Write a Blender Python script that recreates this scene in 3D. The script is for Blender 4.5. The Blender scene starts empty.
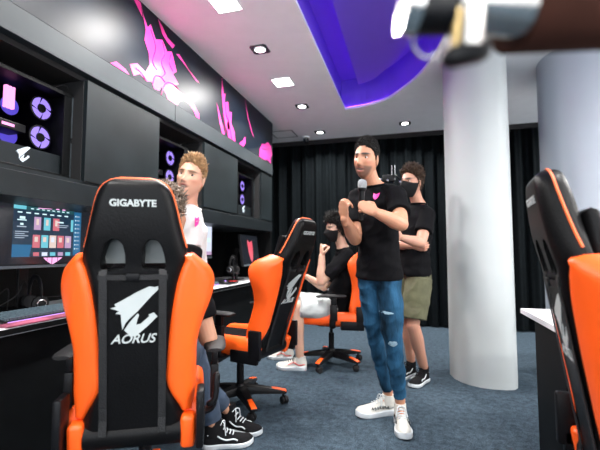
import bpy, bmesh, math, random
from mathutils import Vector, Matrix, noise
R = math.radians
C = bpy.context.scene.collection
PI = math.pi
random.seed(7)

# ------------------------------------------------------------------ materials
def principled(name):
    m = bpy.data.materials.new(name); m.use_nodes = True
    return m, m.node_tree.nodes, m.node_tree.links, m.node_tree.nodes['Principled BSDF']

def mat(name, col, rough=.5, metal=0, emis=None, estr=0, var=0, vscale=8, bump=0, bscale=60, coat=0, spec=.5,
        stretch=(1, 1, 1), sheen=0, sss=0):
    m, n, l, b = principled(name)
    b.inputs['Base Color'].default_value = (*col, 1)
    b.inputs['Roughness'].default_value = rough
    b.inputs['Metallic'].default_value = metal
    b.inputs['Specular IOR Level'].default_value = spec
    b.inputs['Coat Weight'].default_value = coat
    b.inputs['Sheen Weight'].default_value = sheen
    if sss: b.inputs['Subsurface Weight'].default_value = sss; b.inputs['Subsurface Scale'].default_value = .01
    if emis:
        b.inputs['Emission Color'].default_value = (*emis, 1); b.inputs['Emission Strength'].default_value = estr
    tc = n.new('ShaderNodeTexCoord'); mp = n.new('ShaderNodeMapping'); mp.inputs['Scale'].default_value = stretch
    l.new(tc.outputs['Object'], mp.inputs['Vector'])
    nz = n.new('ShaderNodeTexNoise'); nz.inputs['Scale'].default_value = vscale; nz.inputs['Detail'].default_value = 5
    l.new(mp.outputs[0], nz.inputs['Vector'])
    rp = n.new('ShaderNodeValToRGB')
    a = max(var, .02)
    rp.color_ramp.elements[0].position = .3; rp.color_ramp.elements[1].position = .7
    rp.color_ramp.elements[0].color = (*[max(0, c * (1 - a)) for c in col], 1)
    rp.color_ramp.elements[1].color = (*[min(1, c * (1 + a)) for c in col], 1)
    l.new(nz.outputs['Fac'], rp.inputs['Fac']); l.new(rp.outputs['Color'], b.inputs['Base Color'])
    if bump:
        n2 = n.new('ShaderNodeTexNoise'); n2.inputs['Scale'].default_value = bscale; n2.inputs['Detail'].default_value = 3
        l.new(mp.outputs[0], n2.inputs['Vector'])
        bp = n.new('ShaderNodeBump'); bp.inputs['Strength'].default_value = bump; bp.inputs['Distance'].default_value = .01
        l.new(n2.outputs['Fac'], bp.inputs['Height']); l.new(bp.outputs[0], b.inputs['Normal'])
    return m

def vcol_mat(name, rough=.5, sss=.1):
    m, n, l, b = principled(name)
    a = n.new('ShaderNodeAttribute'); a.attribute_name = 'Col'
    nz = n.new('ShaderNodeTexNoise'); nz.inputs['Scale'].default_value = 25
    mx = n.new('ShaderNodeMix'); mx.data_type = 'RGBA'; mx.blend_type = 'MULTIPLY'; mx.inputs[0].default_value = .12
    l.new(a.outputs['Color'], mx.inputs[6]); l.new(nz.outputs['Color'], mx.inputs[7])
    l.new(mx.outputs[2], b.inputs['Base Color'])
    b.inputs['Roughness'].default_value = rough
    b.inputs['Subsurface Weight'].default_value = sss; b.inputs['Subsurface Scale'].default_value = .006
    return m

def emit(name, col, s):
    return mat(name, (.02, .02, .02), .5, 0, col, s)

M = {}
M['white'] = mat('white_paint', (.90, .91, .93), .55, var=.02, bump=.05, bscale=30)
M['column'] = mat('column_paint', (.42, .45, .455), .5, var=.03, vscale=2)
M['column_b'] = mat('column_paint_b', (.40, .44, .50), .5, var=.03, vscale=2)
M['curtain'] = mat('curtain_cloth', (.0035, .0050, .0060), .85, var=.2, vscale=20, bump=.2, spec=.04)
M['black'] = mat('black_board', (.003, .0035, .004), .5, spec=.12, var=.3)
M['matte'] = mat('matte_black', (.006, .006, .007), .8)
M['panel'] = mat('grey_board', (.008, .012, .014), .45, spec=.2, var=.35, vscale=3, bump=.03, bscale=8)
M['band'] = mat('band_board', (.024, .032, .038), .5, spec=.25, var=.2, vscale=2.5)
M['shelf'] = mat('shelf_board', (.008, .011, .013), .42, spec=.2, var=.2)
M['poster'] = mat('poster_print', (.004, .008, .016), .42, spec=.22, var=.5, vscale=2.2)
M['pink'] = mat('pink_print', (.90, .05, .36), .3, var=.12, vscale=10)
M['pink_dk'] = mat('dark_pink_print', (.42, .02, .15), .3)
M['desk'] = mat('white_desk', (.75, .75, .78), .3)
M['leather'] = mat('black_leather', (.004, .004, .0045), .38, spec=.13, bump=.12, bscale=140, var=.2)
M['leather2'] = mat('black_mesh_cloth', (.004, .004, .005), .8, spec=.05, bump=.25, bscale=300)
M['orange'] = mat('orange_leather', (1.0, .112, .009), .42, bump=.08, bscale=160, var=.05)
M['pipe'] = mat('orange_piping', (.95, .16, .04), .45)
M['strap'] = mat('black_webbing', (.006, .006, .007), .6, bump=.3, bscale=200)
M['logo'] = mat('silver_print', (.48, .52, .52), .45)
M['plastic'] = mat('black_plastic', (.005, .005, .006), .4, spec=.2)
M['rubber'] = mat('black_rubber', (.008, .008, .009), .6, spec=.3)
M['steel'] = mat('steel', (.5, .5, .52), .25, 1)
M['chrome'] = mat('brushed_chrome', (.75, .72, .68), .2, 1)
M['brown'] = mat('dark_brown_grip', (.035, .013, .009), .9, spec=.05, var=.2)
M['satin'] = mat('grey_satin', (.22, .24, .24), .25)
M['tee'] = mat('black_cotton', (.006, .006, .007), .9, bump=.25, bscale=18, spec=.05)
M['wtee'] = mat('white_cotton', (.66, .64, .64), .85, bump=.25, bscale=18)
M['jeans'] = mat('blue_denim', (.014, .054, .105), .85, spec=.1, var=.9, vscale=7, bump=.5, bscale=45, stretch=(1.6, 1.6, .5))
M['jeans_pale'] = mat('faded_denim_patch', (.22, .34, .42), .85, var=.3, vscale=40)
M['jeans_dk'] = mat('dark_denim', (.03, .05, .085), .8, var=.3, vscale=14)
M['seam'] = mat('jeans_seam', (.16, .30, .42), .8)
M['khaki'] = mat('khaki_cotton', (.085, .085, .045), .85, var=.25, vscale=12, bump=.3, bscale=20)
M['greyshort'] = mat('pale_grey_cotton', (.50, .54, .54), .85, var=.1, bump=.3, bscale=20)
M['blacktr'] = mat('black_trouser_cloth', (.006, .006, .007), .85, spec=.15)
M['shoe_w'] = mat('white_shoe_leather', (.55, .54, .50), .5, var=.1, vscale=30)
M['sole_w'] = mat('white_rubber_sole', (.55, .59, .62), .5)
M['shoe_b'] = mat('black_suede', (.008, .008, .009), .85, spec=.1)
M['red'] = mat('red_trim', (.55, .03, .03), .5)
M['skin1'] = vcol_mat('skin')
M['eyew'] = mat('eye_white', (.48, .45, .43), .3, spec=.2)
M['iris'] = mat('eye_iris', (.03, .018, .01), .15)
M['hair_blk'] = mat('black_hair', (.007, .006, .0055), .6, spec=.2, var=.4, vscale=40)
M['hair_brn'] = mat('brown_hair', (.035, .018, .010), .55, spec=.25, var=.5, vscale=40)
M['hair_bld'] = mat('blond_hair', (.36, .21, .10), .5, var=.5, vscale=40)
M['hair_gry'] = mat('ash_brown_hair', (.16, .115, .085), .5, var=.6, vscale=40)
M['mask'] = mat('black_mask_cloth', (.006, .006, .007), .8, spec=.2)
M['led'] = emit('violet_led', (.42, .08, 1.0), 5)
M['recess'] = mat('violet_glow_tint', (.16, .09, .55), .5)  # violet LED glow put into the base colour of the recess surfaces
M['fan'] = emit('fan_led_light', (.36, .24, 1.0), .75)
M['fan_dim'] = emit('fan_led_deep', (.12, .08, .8), .5)
M['rgb'] = emit('pink_led_light', (1.0, .30, .75), 1.2)
M['eagle_lit'] = emit('lit_white_emblem', (.75, .88, 1.0), .9)
M['lamp'] = emit('lamp_diffuser', (1.0, .99, .96), 14)
M['glass'] = mat('dark_tinted_glass', (.01, .012, .02), .08)

# carpet
m, n, l, b = principled('blue_grey_carpet'); M['carpet'] = m
tc = n.new('ShaderNodeTexCoord')
n1 = n.new('ShaderNodeTexNoise'); n1.inputs['Scale'].default_value = 130; n1.inputs['Detail'].default_value = 2
n2 = n.new('ShaderNodeTexNoise'); n2.inputs['Scale'].default_value = 26; n2.inputs['Detail'].default_value = 6
l.new(tc.outputs['Object'], n1.inputs['Vector']); l.new(tc.outputs['Object'], n2.inputs['Vector'])
r1 = n.new('ShaderNodeValToRGB'); r1.color_ramp.elements[0].position = .3; r1.color_ramp.elements[1].position = .72
r1.color_ramp.elements[0].color = (.004, .009, .014, 1); r1.color_ramp.elements[1].color = (.070, .104, .138, 1)
mx = n.new('ShaderNodeMath'); mx.operation = 'MULTIPLY_ADD'; mx.inputs[1].default_value = .6
sc_ = n.new('ShaderNodeMath'); sc_.operation = 'MULTIPLY'; sc_.inputs[1].default_value = .4
l.new(n2.outputs['Fac'], sc_.inputs[0]); l.new(n1.outputs['Fac'], mx.inputs[0]); l.new(sc_.outputs[0], mx.inputs[2])
l.new(mx.outputs[0], r1.inputs['Fac']); l.new(r1.outputs['Color'], b.inputs['Base Color'])
b.inputs['Roughness'].default_value = .95; b.inputs['Specular IOR Level'].default_value = .15
bp = n.new('ShaderNodeBump'); bp.inputs['Strength'].default_value = .6; bp.inputs['Distance'].default_value = .006
l.new(n1.outputs['Fac'], bp.inputs['Height']); l.new(bp.outputs[0], b.inputs['Normal'])

# ------------------------------------------------------------------ mesh helpers
class MB:
    def __init__(s): s.v = []; s.f = []; s.m = []
    def add(s, vs, fs, mi=0, T=None):
        o = len(s.v)
        s.v += [tuple(T @ Vector(v)) if T is not None else tuple(v) for v in vs]
        s.f += [tuple(i + o for i in f) for f in fs]; s.m += [mi] * len(fs)
        return s
    def box(s, a, b_, mi=0, T=None):
        x0, y0, z0 = a; x1, y1, z1 = b_
        vs = [(x0, y0, z0), (x1, y0, z0), (x1, y1, z0), (x0, y1, z0), (x0, y0, z1), (x1, y0, z1), (x1, y1, z1), (x0, y1, z1)]
        return s.add(vs, [(0, 3, 2, 1), (4, 5, 6, 7), (0, 1, 5, 4), (1, 2, 6, 5), (2, 3, 7, 6), (3, 0, 4, 7)], mi, T)
    def loft(s, rings, mi=0, T=None, caps=True, closed=False):
        k = len(rings[0]); vs = [p for r in rings for p in r]; fs = []
        n_ = len(rings)
        for i in range(n_ if closed else n_ - 1):
            j = (i + 1) % n_
            for q in range(k):
                w = (q + 1) % k
                fs.append((i * k + q, i * k + w, j * k + w, j * k + q))
        if caps and not closed:
            fs.append(tuple(range(k - 1, -1, -1))); fs.append(tuple((n_ - 1) * k + q for q in range(k)))
        return s.add(vs, fs, mi, T)
    def tube(s, pts, rad, k=12, mi=0, T=None, sub=0, flat=None, closed=False, ball=False):
        pts = [Vector(p) for p in pts]
        if not isinstance(rad, (list, tuple)): rad = [rad] * len(pts)
        rad = [r if isinstance(r, tuple) else (r, r) for r in rad]
        if sub:
            P2, R2 = [], []
            n_ = len(pts)
            for i in range(n_ if closed else n_ - 1):
                g = lambda a, q: a[q % n_] if closed else a[max(0, min(n_ - 1, q))]
                for t in range(sub):
                    u = t / sub
                    P2.append(crom(g(pts, i - 1), g(pts, i), g(pts, i + 1), g(pts, i + 2), u))
                    ra, rb = g(rad, i), g(rad, i + 1)
                    w = u * u * (3 - 2 * u)
                    R2.append((ra[0] + (rb[0] - ra[0]) * w, ra[1] + (rb[1] - ra[1]) * w))
            if not closed: P2.append(pts[-1]); R2.append(rad[-1])
            pts, rad = P2, R2
        if ball:
            d0 = (pts[0] - pts[1]).normalized(); d1 = (pts[-1] - pts[-2]).normalized()
            r0, r1_ = rad[0], rad[-1]
            a0 = [(pts[0] + d0 * max(r0) * math.sin(q), (r0[0] * math.cos(q), r0[1] * math.cos(q))) for q in (1.4, 1.0, .5)]
            a1 = [(pts[-1] + d1 * max(r1_) * math.sin(q), (r1_[0] * math.cos(q), r1_[1] * math.cos(q))) for q in (.5, 1.0, 1.4)]
            pts = [p for p, _ in a0] + pts + [p for p, _ in a1]
            rad = [r for _, r in a0] + list(rad) + [r for _, r in a1]
        rings = []; prev = None; n_ = len(pts)
        for i, p in enumerate(pts):
            if closed: d = pts[(i + 1) % n_] - pts[i - 1]
            else: d = pts[min(i + 1, n_ - 1)] - pts[max(i - 1, 0)]
            d = d.normalized() if d.length > 1e-9 else Vector((0, 0, 1))
            if prev is None:
                u = Vector(flat) if flat else (Vector((1, 0, 0)) if abs(d.x) < .8 else Vector((0, 1, 0)))
            else: u = prev
            u = (u - d * u.dot(d)); u.normalize(); w = d.cross(u); prev = u
            rings.append([p + u * (rad[i][0] * math.cos(2 * PI * q / k)) + w * (rad[i][1] * math.sin(2 * PI * q / k)) for q in range(k)])
        return s.loft(rings, mi, T, closed=closed)
    def ball(s, c, r, mi=0, T=None, k=16, h=10):
        r = r if isinstance(r, (tuple, list)) else (r, r, r); c = Vector(c)
        rings = []
        for i in range(h + 1):
            a = -PI / 2 + PI * (i + .02) / (h + .04)
            rings.append([(c.x + r[0] * math.cos(a) * math.cos(2 * PI * q / k), c.y + r[1] * math.cos(a) * math.sin(2 * PI * q / k), c.z + r[2] * math.sin(a)) for q in range(k)])
        return s.loft(rings, mi, T)
    def lathe(s, prof, k=24, mi=0, T=None, closed=False):
        rings = [[(max(r, 1e-4) * math.cos(2 * PI * q / k), max(r, 1e-4) * math.sin(2 * PI * q / k), z) for q in range(k)] for r, z in prof]
        return s.loft(rings, mi, T, closed=closed)
    def prism(s, pts, axis, a, b_, mi=0, T=None):   # polygon in the two other axes, extruded along axis
        def q(p, t):
            return {'x': (t, p[0], p[1]), 'y': (p[0], t, p[1]), 'z': (p[0], p[1], t)}[axis]
        return s.loft([[q(p, a) for p in pts], [q(p, b_) for p in pts]], mi, T)

def crom(a, b_, c, d, t):
    return .5 * ((2 * b_) + (c - a) * t + (2 * a - 5 * b_ + 4 * c - d) * t * t + (3 * b_ - a - 3 * c + d) * t ** 3)

def make_mesh(name, mb, mats, smooth=True, bevel=0, seg=2, sharp=40):
    me = bpy.data.meshes.new(name)
    me.from_pydata(mb.v, [], mb.f); me.validate()
    for mm in mats: me.materials.append(mm)
    if len(me.polygons) == len(mb.m): me.polygons.foreach_set('material_index', mb.m)
    bm = bmesh.new(); bm.from_mesh(me)
    bmesh.ops.recalc_face_normals(bm, faces=bm.faces)
    if bevel:
        es = [e for e in bm.edges if len(e.link_faces) == 2 and e.calc_face_angle(0) > R(50)]
        bmesh.ops.bevel(bm, geom=es, offset=bevel, segments=seg, affect='EDGES', profile=.5, clamp_overlap=True)
    for e in bm.edges:
        if len(e.link_faces) == 2: e.smooth = e.calc_face_angle(0) < R(sharp)
    for f in bm.faces: f.smooth = smooth
    bm.to_mesh(me); bm.free()
    return me

def obj(name, mb, mats, parent=None, smooth=True, bevel=0, loc=None, rot=None, seg=2, sharp=40):
    if not isinstance(mats, (list, tuple)): mats = [mats]
    me = mb if isinstance(mb, bpy.types.Mesh) else make_mesh(name, mb, mats, smooth, bevel, seg, sharp)
    o = bpy.data.objects.new(name, me); C.objects.link(o)
    if parent: o.parent = parent
    if loc: o.location = loc
    if rot: o.rotation_euler = rot
    return o

def tag(o, label=None, cat=None, group=None, kind=None):
    if label: o['label'] = label
    if cat: o['category'] = cat
    if group: o['group'] = group
    if kind: o['kind'] = kind
    return o

def thing(name, label, cat, loc=(0, 0, 0), rotz=0, group=None):
    o = bpy.data.objects.new(name, None); C.objects.link(o); o.empty_display_size = .1
    o.location = loc; o.rotation_euler = (0, 0, rotz)
    return tag(o, label, cat, group)

def struct(name, mb, mats, parent=None, **k):
    o = obj(name, mb, mats, parent, **k)
    if not parent: o['kind'] = 'structure'
    return o

def copy_tree(o, parent=None):
    c = o.copy(); C.objects.link(c)
    if parent is not None: c.parent = parent
    for ch in [x for x in bpy.data.objects if x.parent == o]: copy_tree(ch, c)
    return c

def baked(me, mods, name='tmp'):
    o = bpy.data.objects.new(name, me); C.objects.link(o)
    for t, kw in mods:
        md = o.modifiers.new(t, t)
        for a, v in kw.items(): setattr(md, a, v)
    dg = bpy.context.evaluated_depsgraph_get()
    out = bpy.data.meshes.new_from_object(o.evaluated_get(dg), depsgraph=dg)
    bpy.data.objects.remove(o)
    return out

def text_mb(txt, size, ext, bold=0, shear=0, spacing=1):
    cu = bpy.data.curves.new('t', 'FONT'); cu.body = txt; cu.size = size; cu.extrude = ext; cu.offset = bold
    cu.shear = shear; cu.align_x = 'CENTER'; cu.align_y = 'CENTER'; cu.space_character = spacing; cu.resolution_u = 4
    o = bpy.data.objects.new('t', cu); C.objects.link(o)
    dg = bpy.context.evaluated_depsgraph_get()
    me = bpy.data.meshes.new_from_object(o.evaluated_get(dg), depsgraph=dg)
    bpy.data.objects.remove(o); bpy.data.curves.remove(cu)
    vs = [tuple(v.co) for v in me.vertices]; fs = [tuple(p.vertices) for p in me.polygons]
    bpy.data.meshes.remove(me)
    return vs, fs

def poly_plate(mb, polys, T, th=.002, mi=0):          # flat cut-out shapes, thickness th in local z
    for pts in polys:
        mb.loft([[(x, y, 0) for x, y in pts], [(x, y, th) for x, y in pts]], mi, T)

EAGLE = [[(55,170),(88,162),(78,148),(130,120),(200,78),(270,45),(300,50),(318,45),(320,66),(292,92),(250,140),(205,192),(160,235),(138,262),(122,300),(116,250),(114,208),(84,202),(104,188)],
         [(132,302),(160,258),(205,205),(214,215),(205,240),(198,272),(222,268),(272,222),(266,214),(296,202),(316,226),(262,282),(190,345),(150,322)]]
def eagle(scale):                                   # centred emblem outline, width about scale
    out = []
    for p in EAGLE:
        out.append([((x - 188) / 265 * scale, -(y - 195) / 265 * scale) for x, y in p])
    return out

# ------------------------------------------------------------------ room shell
CH = 2.8
WX = -1.76      # front plane of the cabinet wall
YB = 5.85
struct('floor', MB().box((-3, -3.2, -.1), (4.2, YB + .3, 0)), M['carpet'], smooth=False)

# ceiling with the D-shaped opening
arc = [(-.73, 4.64), (-.50, 4.60), (-.25, 4.47), (-.08, 4.25), (.08, 3.98), (.20, 3.66), (.28, 3.3), (.33, 2.9), (.35, 2.4)]
hole = [(-.73, .5)] + arc + [(.35, .5)]
def densify(p, n_=4):
    out = []
    for i in range(len(p) - 1):
        g = lambda q: Vector((*p[max(0, min(len(p) - 1, q))], 0))
        for t in range(n_): v = crom(g(i - 1), g(i), g(i + 1), g(i + 2), t / n_); out.append((v.x, v.y))
    return out + [p[-1]]
arcd = densify(arc)
hole = [(-.73, .5)] + arcd + [(.35, .5)]
bm = bmesh.new()
def ring_edges(pts, z):
    vs = [bm.verts.new((x, y, z)) for x, y in pts]
    return [bm.edges.new((vs[i], vs[(i + 1) % len(vs)])) for i in range(len(vs))]
eo = ring_edges([(-3, -3.2), (4.2, -3.2), (4.2, YB + .3), (-3, YB + .3)], CH); eh = ring_edges(hole, CH)
bmesh.ops.triangle_fill(bm, edges=eo + eh, use_beauty=True)
ex = bmesh.ops.extrude_face_region(bm, geom=list(bm.faces))
for v in [g for g in ex['geom'] if isinstance(g, bmesh.types.BMVert)]: v.co.z += .03
bmesh.ops.recalc_face_normals(bm, faces=bm.faces)
me = bpy.data.meshes.new('ceiling'); bm.to_mesh(me); bm.free(); me.materials.append(M['white'])
o = bpy.data.objects.new('ceiling', me); C.objects.link(o); o['kind'] = 'structure'
# recess walls and top (wider than the opening by the light ledge)
def offs(pts, d):
    cx, cy = -.25, 2.6; out = []
    n_ = len(pts)
    for i, p in enumerate(pts):
        a = Vector(pts[i - 1]) if i else Vector(pts[0]) - (Vector(pts[1]) - Vector(pts[0])); c = Vector(pts[(i + 1) % n_]) if i < n_ - 1 else Vector(p) + (Vector(p) - Vector(pts[i - 1]))
        e1 = (Vector(p) - a).normalized(); e2 = (c - Vector(p)).normalized()
        n1_ = Vector((-e1.y, e1.x)); n2_ = Vector((-e2.y, e2.x)); nn = (n1_ + n2_); nn = nn / max(.4, nn.length_squared / 2) 
        out.append((p[0] + nn.x * d, p[1] + nn.y * d))
    return out
chain = [(-.73, .5)] + arcd + [(.35, .5)]
outer = offs(chain, .06)
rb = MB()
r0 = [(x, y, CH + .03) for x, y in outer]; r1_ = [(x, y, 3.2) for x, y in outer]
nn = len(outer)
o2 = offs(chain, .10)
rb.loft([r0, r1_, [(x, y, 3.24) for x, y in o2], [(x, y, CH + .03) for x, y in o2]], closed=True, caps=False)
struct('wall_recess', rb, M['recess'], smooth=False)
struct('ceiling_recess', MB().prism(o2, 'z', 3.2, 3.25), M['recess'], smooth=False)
def inset(d):
    x0_ = -.73 + d; o_ = [p for p in offs(chain, -d)[2:-1] if p[0] > x0_ + .02]
    return [(x0_, .5 + d), (x0_, o_[0][1] + .012)] + o_ + [(o_[-1][0], .5 + d)]
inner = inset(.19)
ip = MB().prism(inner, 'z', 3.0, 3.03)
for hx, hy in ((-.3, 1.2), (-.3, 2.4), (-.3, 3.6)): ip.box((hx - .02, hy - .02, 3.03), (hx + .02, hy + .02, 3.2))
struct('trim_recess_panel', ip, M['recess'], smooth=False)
# violet LED strips: on the ledge, and on top of the inner panel edge
led = MB()
lp = [(x, y, CH + .045) for x, y in offs(chain, .045)][:-1]
led.tube(lp, .007, k=6)
tag(obj('led_strip', led, M['led']), 'violet LED strip hidden on the ledge of the ceiling recess', 'light strip')
ol = inset(.25)
led = MB(); led.tube([(x, y, 3.06) for x, y in ol], .008, k=6)
tag(obj('led_strip', led, M['led']), 'violet LED strip lying on the suspended panel in the ceiling recess', 'light strip')

# side and back walls
struct('wall_right', MB().box((4.1, -3.2, 0), (4.2, YB + .3, CH)), M['white'], smooth=False)
fw_ = MB()
for a, b_ in (((-3, 0), (-2.0, CH)), ((3.4, 0), (4.2, CH)), ((-2.0, 0), (3.4, .9)), ((-2.0, 2.5), (3.4, CH))): fw_.box((a[0], -3.3, a[1]), (b_[0], -3.2, b_[1]))
struct('wall_front', fw_, M['white'], smooth=False)
wf = MB()
for x_ in (-2.0, -.2, 1.6, 3.36): wf.box((x_, -3.29, .9), (x_ + .04, -3.2, 2.5))
for z_ in (.9, 2.46): wf.box((-1.96, -3.29, z_), (3.36, -3.2, z_ + .04))
wn = struct('added_fill_window', wf, M['white'], smooth=False)  # invented window out of view, added to brighten the ceiling and front faces
ws = MB(); ws.box((-1.96, -3.26, .94), (3.36, -3.25, 2.46)); struct('added_glow_pane', ws, mat('fill_glow_glass', (.6, .65, .7), .3, emis=(.85, .93, 1.0), estr=1.0), wn, smooth=False)  # glowing pane of the added window
dl = bpy.data.lights.new('unseen_fill_light', 'AREA'); dl.shape = 'RECTANGLE'; dl.size = 5.2; dl.size_y = 1.45; dl.energy = 45; dl.color = (.88, .94, 1.0)  # added fill light standing at the invented window
do = bpy.data.objects.new('unseen_fill_light', dl); C.objects.link(do); do.location = (.7, -3.18, 1.7); do.rotation_euler = (R(90), 0, 0)
struct('wall_back', MB().box((-3, YB + .2, 0), (4.2, YB + .3, CH)), M['matte'], smooth=False)
struct('wall_left', MB().box((-3, -3.2, 0), (-2.5, YB + .3, CH)), M['black'], smooth=False)

# curtain
cu = MB(); nx = 900; x0, x1 = -2.48, 4.05
rows = [0.02, .5, 1, 1.5, 2.1, 2.6, 2.79]
def cy(x, z):
    a = noise.noise(Vector((x * .7, 3.1, 0))) * 6
    amp = .035 + .02 * noise.noise(Vector((x * 1.3, 0, 5)))
    return YB + .06 + amp * math.sin(x * 34 + a + .25 * math.sin(z * 1.3 + x)) + .012 * math.sin(x * 83 + z * .6) + .02 * (1 - z / 2.8) * noise.noise(Vector((x * 2, z, 0)))
vs = []; fs = []
for j, z in enumerate(rows):
    for i in range(nx + 1):
        x = x0 + (x1 - x0) * i / nx; vs.append((x, cy(x, z), z))
for j in range(len(rows) - 1):
    for i in range(nx): a = j * (nx + 1) + i; fs.append((a, a + 1, a + nx + 2, a + nx + 1))
cu.add(vs, fs)
tag(obj('stage_curtain', cu, M['curtain'], sharp=180), 'floor length black pleated curtain covering the whole back wall', 'curtain')

struct('trim_curtain', MB().box((-2.5, YB - .06, 2.735), (4.1, YB - .03, CH)), M['matte'], smooth=False)
# cabinet wall: mural fascia, band, panels, shelf, recess
YE = 4.88; Y0 = -1.2
struct('wall_mural', MB().box((-2.5, Y0, 2.235), (WX, YE, CH)), M['poster'], smooth=False)
def wallT(y=0, z=0, off=.0015):      # local x -> +Y world, local y -> up, local z -> out of the wall (+X)
    return Matrix(((0, 0, 1, WX + off), (1, 0, 0, y), (0, 1, 0, z), (0, 0, 0, 1)))
tb = MB()
for a, b_, zs in ((Y0, 1.02, 0), (1.025, 2.62, 0), (2.625, YE, 0)):
    tb.box((-2.5, a, 2.09), (WX + .004, b_, 2.232))
struct('trim_band', tb, M['band'], smooth=False, bevel=.002, seg=1)
struct('wall_shelf', MB().box((-2.5, Y0, 1.455), (WX - .012, YE, 1.475)), M['shelf'], smooth=False)
tb = MB()
for a, b_ in ((Y0, 1.0), (1.004, 2.7), (2.704, YE)): tb.box((-2.5, a, 1.335), (WX, b_, 1.455))
struct('trim_shelf', tb, M['shelf'], smooth=False, bevel=.002, seg=1)
struct('trim_groove', MB().box((-2.5, Y0, 2.06), (WX - .05, YE, 2.09)), M['matte'], smooth=False)
for k, (a, b_) in enumerate(((-.25, .42), (.42 + .68, 1.10)) if False else ((-1.2, -.24), (.42, 1.10), (1.77, 2.44), (3.10, 3.80), (4.50, YE))):
    struct('wall_panel_%d' % (k + 1), MB().box((-2.46, a, 1.475), (WX - .004, b_, 2.06)), M['panel'], smooth=False, bevel=.0015, seg=1)
lin = MB()
for y_ in (.42, 1.10, 1.77, 2.44, 3.10, 3.80, 4.50): lin.box((-2.46, y_ - .004, 1.475), (WX - .03, y_ + .004, 2.06))
struct('trim_niche', lin, M['matte'], smooth=False)
struct('wall_niche', MB().box((-2.5, Y0, 1.475), (-2.46, YE, 2.06)), M['matte'], smooth=False)
struct('wall_desk_recess', MB().box((-2.5, Y0, .0), (-2.44, YE, 1.335)), M['black'], smooth=False)
struct('wall_end', MB().box((-2.5, YE, 0), (WX - .02, YE + .03, CH)), M['black'], smooth=False)

# mural print: pink shapes, u = along the wall, v = height
art = MB(); art2 = MB()
def wp(pix): return [(y, z) for y, z in pix]
ART = [
 [(2.19,2.79),(2.22,2.72),(2.27,2.66),(2.30,2.70),(2.36,2.62),(2.44,2.66),(2.50,2.60),(2.56,2.63),(2.60,2.56),(2.63,2.50),(2.58,2.46),(2.66,2.41),(2.60,2.37),(2.70,2.35),(2.80,2.36),(2.90,2.33),(2.98,2.28),(2.99,2.237),(2.93,2.237),(2.90,2.27),(2.82,2.31),(2.74,2.31),(2.68,2.28),(2.65,2.237),(2.52,2.237),(2.50,2.27),(2.44,2.30),(2.42,2.26),(2.36,2.25),(2.33,2.29),(2.28,2.27),(2.20,2.29),(2.14,2.25),(2.10,2.31),(2.17,2.35),(2.26,2.33),(2.30,2.40),(2.29,2.48),(2.24,2.55),(2.25,2.63)],
 [(2.00,2.80),(2.04,2.78),(2.19,2.79),(2.21,2.70),(2.12,2.77)],
 [(1.93,2.237),(1.98,2.27),(2.06,2.26),(2.10,2.237)],
 [(2.44,2.76),(2.50,2.71),(2.60,2.70),(2.57,2.66),(2.50,2.675),(2.44,2.70),(2.38,2.79)],
 [(2.62,2.64),(2.75,2.61),(2.92,2.55),(2.98,2.555),(2.80,2.60),(2.66,2.66)],
 [(1.53,2.80),(1.56,2.70),(1.58,2.80)],
 [(3.40,2.79),(3.44,2.64),(3.48,2.66),(3.46,2.56),(3.54,2.60),(3.56,2.50),(3.63,2.52),(3.62,2.40),(3.70,2.33),(3.72,2.237),(3.64,2.237),(3.60,2.33),(3.52,2.30),(3.46,2.38),(3.43,2.50),(3.40,2.62)],
 [(3.30,2.50),(3.36,2.42),(3.44,2.30),(3.48,2.237),(3.42,2.237),(3.36,2.33)],
 [(3.55,2.237),(3.52,2.36),(3.56,2.44),(3.58,2.34),(3.62,2.237)],
 [(3.96,2.79),(4.02,2.64),(4.12,2.50),(4.22,2.42),(4.20,2.45),(4.06,2.60)],
 [(4.40,2.237),(4.42,2.34),(4.50,2.42),(4.60,2.44),(4.70,2.50),(4.82,2.47),(4.86,2.36),(4.80,2.30),(4.82,2.237),(4.70,2.26),(4.60,2.237)],
 [(3.82,2.237),(3.86,2.27),(3.92,2.30),(3.98,2.37),(3.99,2.29),(3.93,2.237)]]

LN = [[(2.34,2.28),(2.36,2.34),(2.42,2.37),(2.48,2.35)],[(2.44,2.237),(2.48,2.33),(2.56,2.38),(2.66,2.37)],[(2.30,2.66),(2.36,2.56),(2.33,2.44),(2.38,2.40)],[(2.44,2.64),(2.47,2.56),(2.43,2.48),(2.48,2.42),(2.45,2.38)],[(2.55,2.60),(2.53,2.52),(2.58,2.48)],[(2.16,2.31),(2.22,2.30),(2.26,2.27)],
      [(3.47,2.56),(3.50,2.44),(3.56,2.40),(3.60,2.30)],[(3.43,2.44),(3.47,2.36),(3.50,2.26)],[(4.50,2.36),(4.62,2.38),(4.74,2.42)]]
mural = thing('mural_print', 'long wall graphic of neon pink brush shapes on dark band above the cabinets', 'wall graphic', (WX, 3, 2.24))
for p in ART:
    a_ = MB(); poly_plate(a_, [[(y_ - 3, z_ - 2.24) for y_, z_ in p]], Matrix(((0, 0, 1, .0015), (1, 0, 0, 0), (0, 1, 0, 0), (0, 0, 0, 1))), .0008); obj('brush_shape', a_, M['pink'], mural, smooth=False)
for p in LN:
    a_ = MB(); a_.tube([(.003, y - 3, z - 2.24) for y, z in p], .005, k=4, sub=3); obj('brush_line', a_, M['pink_dk'], mural)

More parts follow.
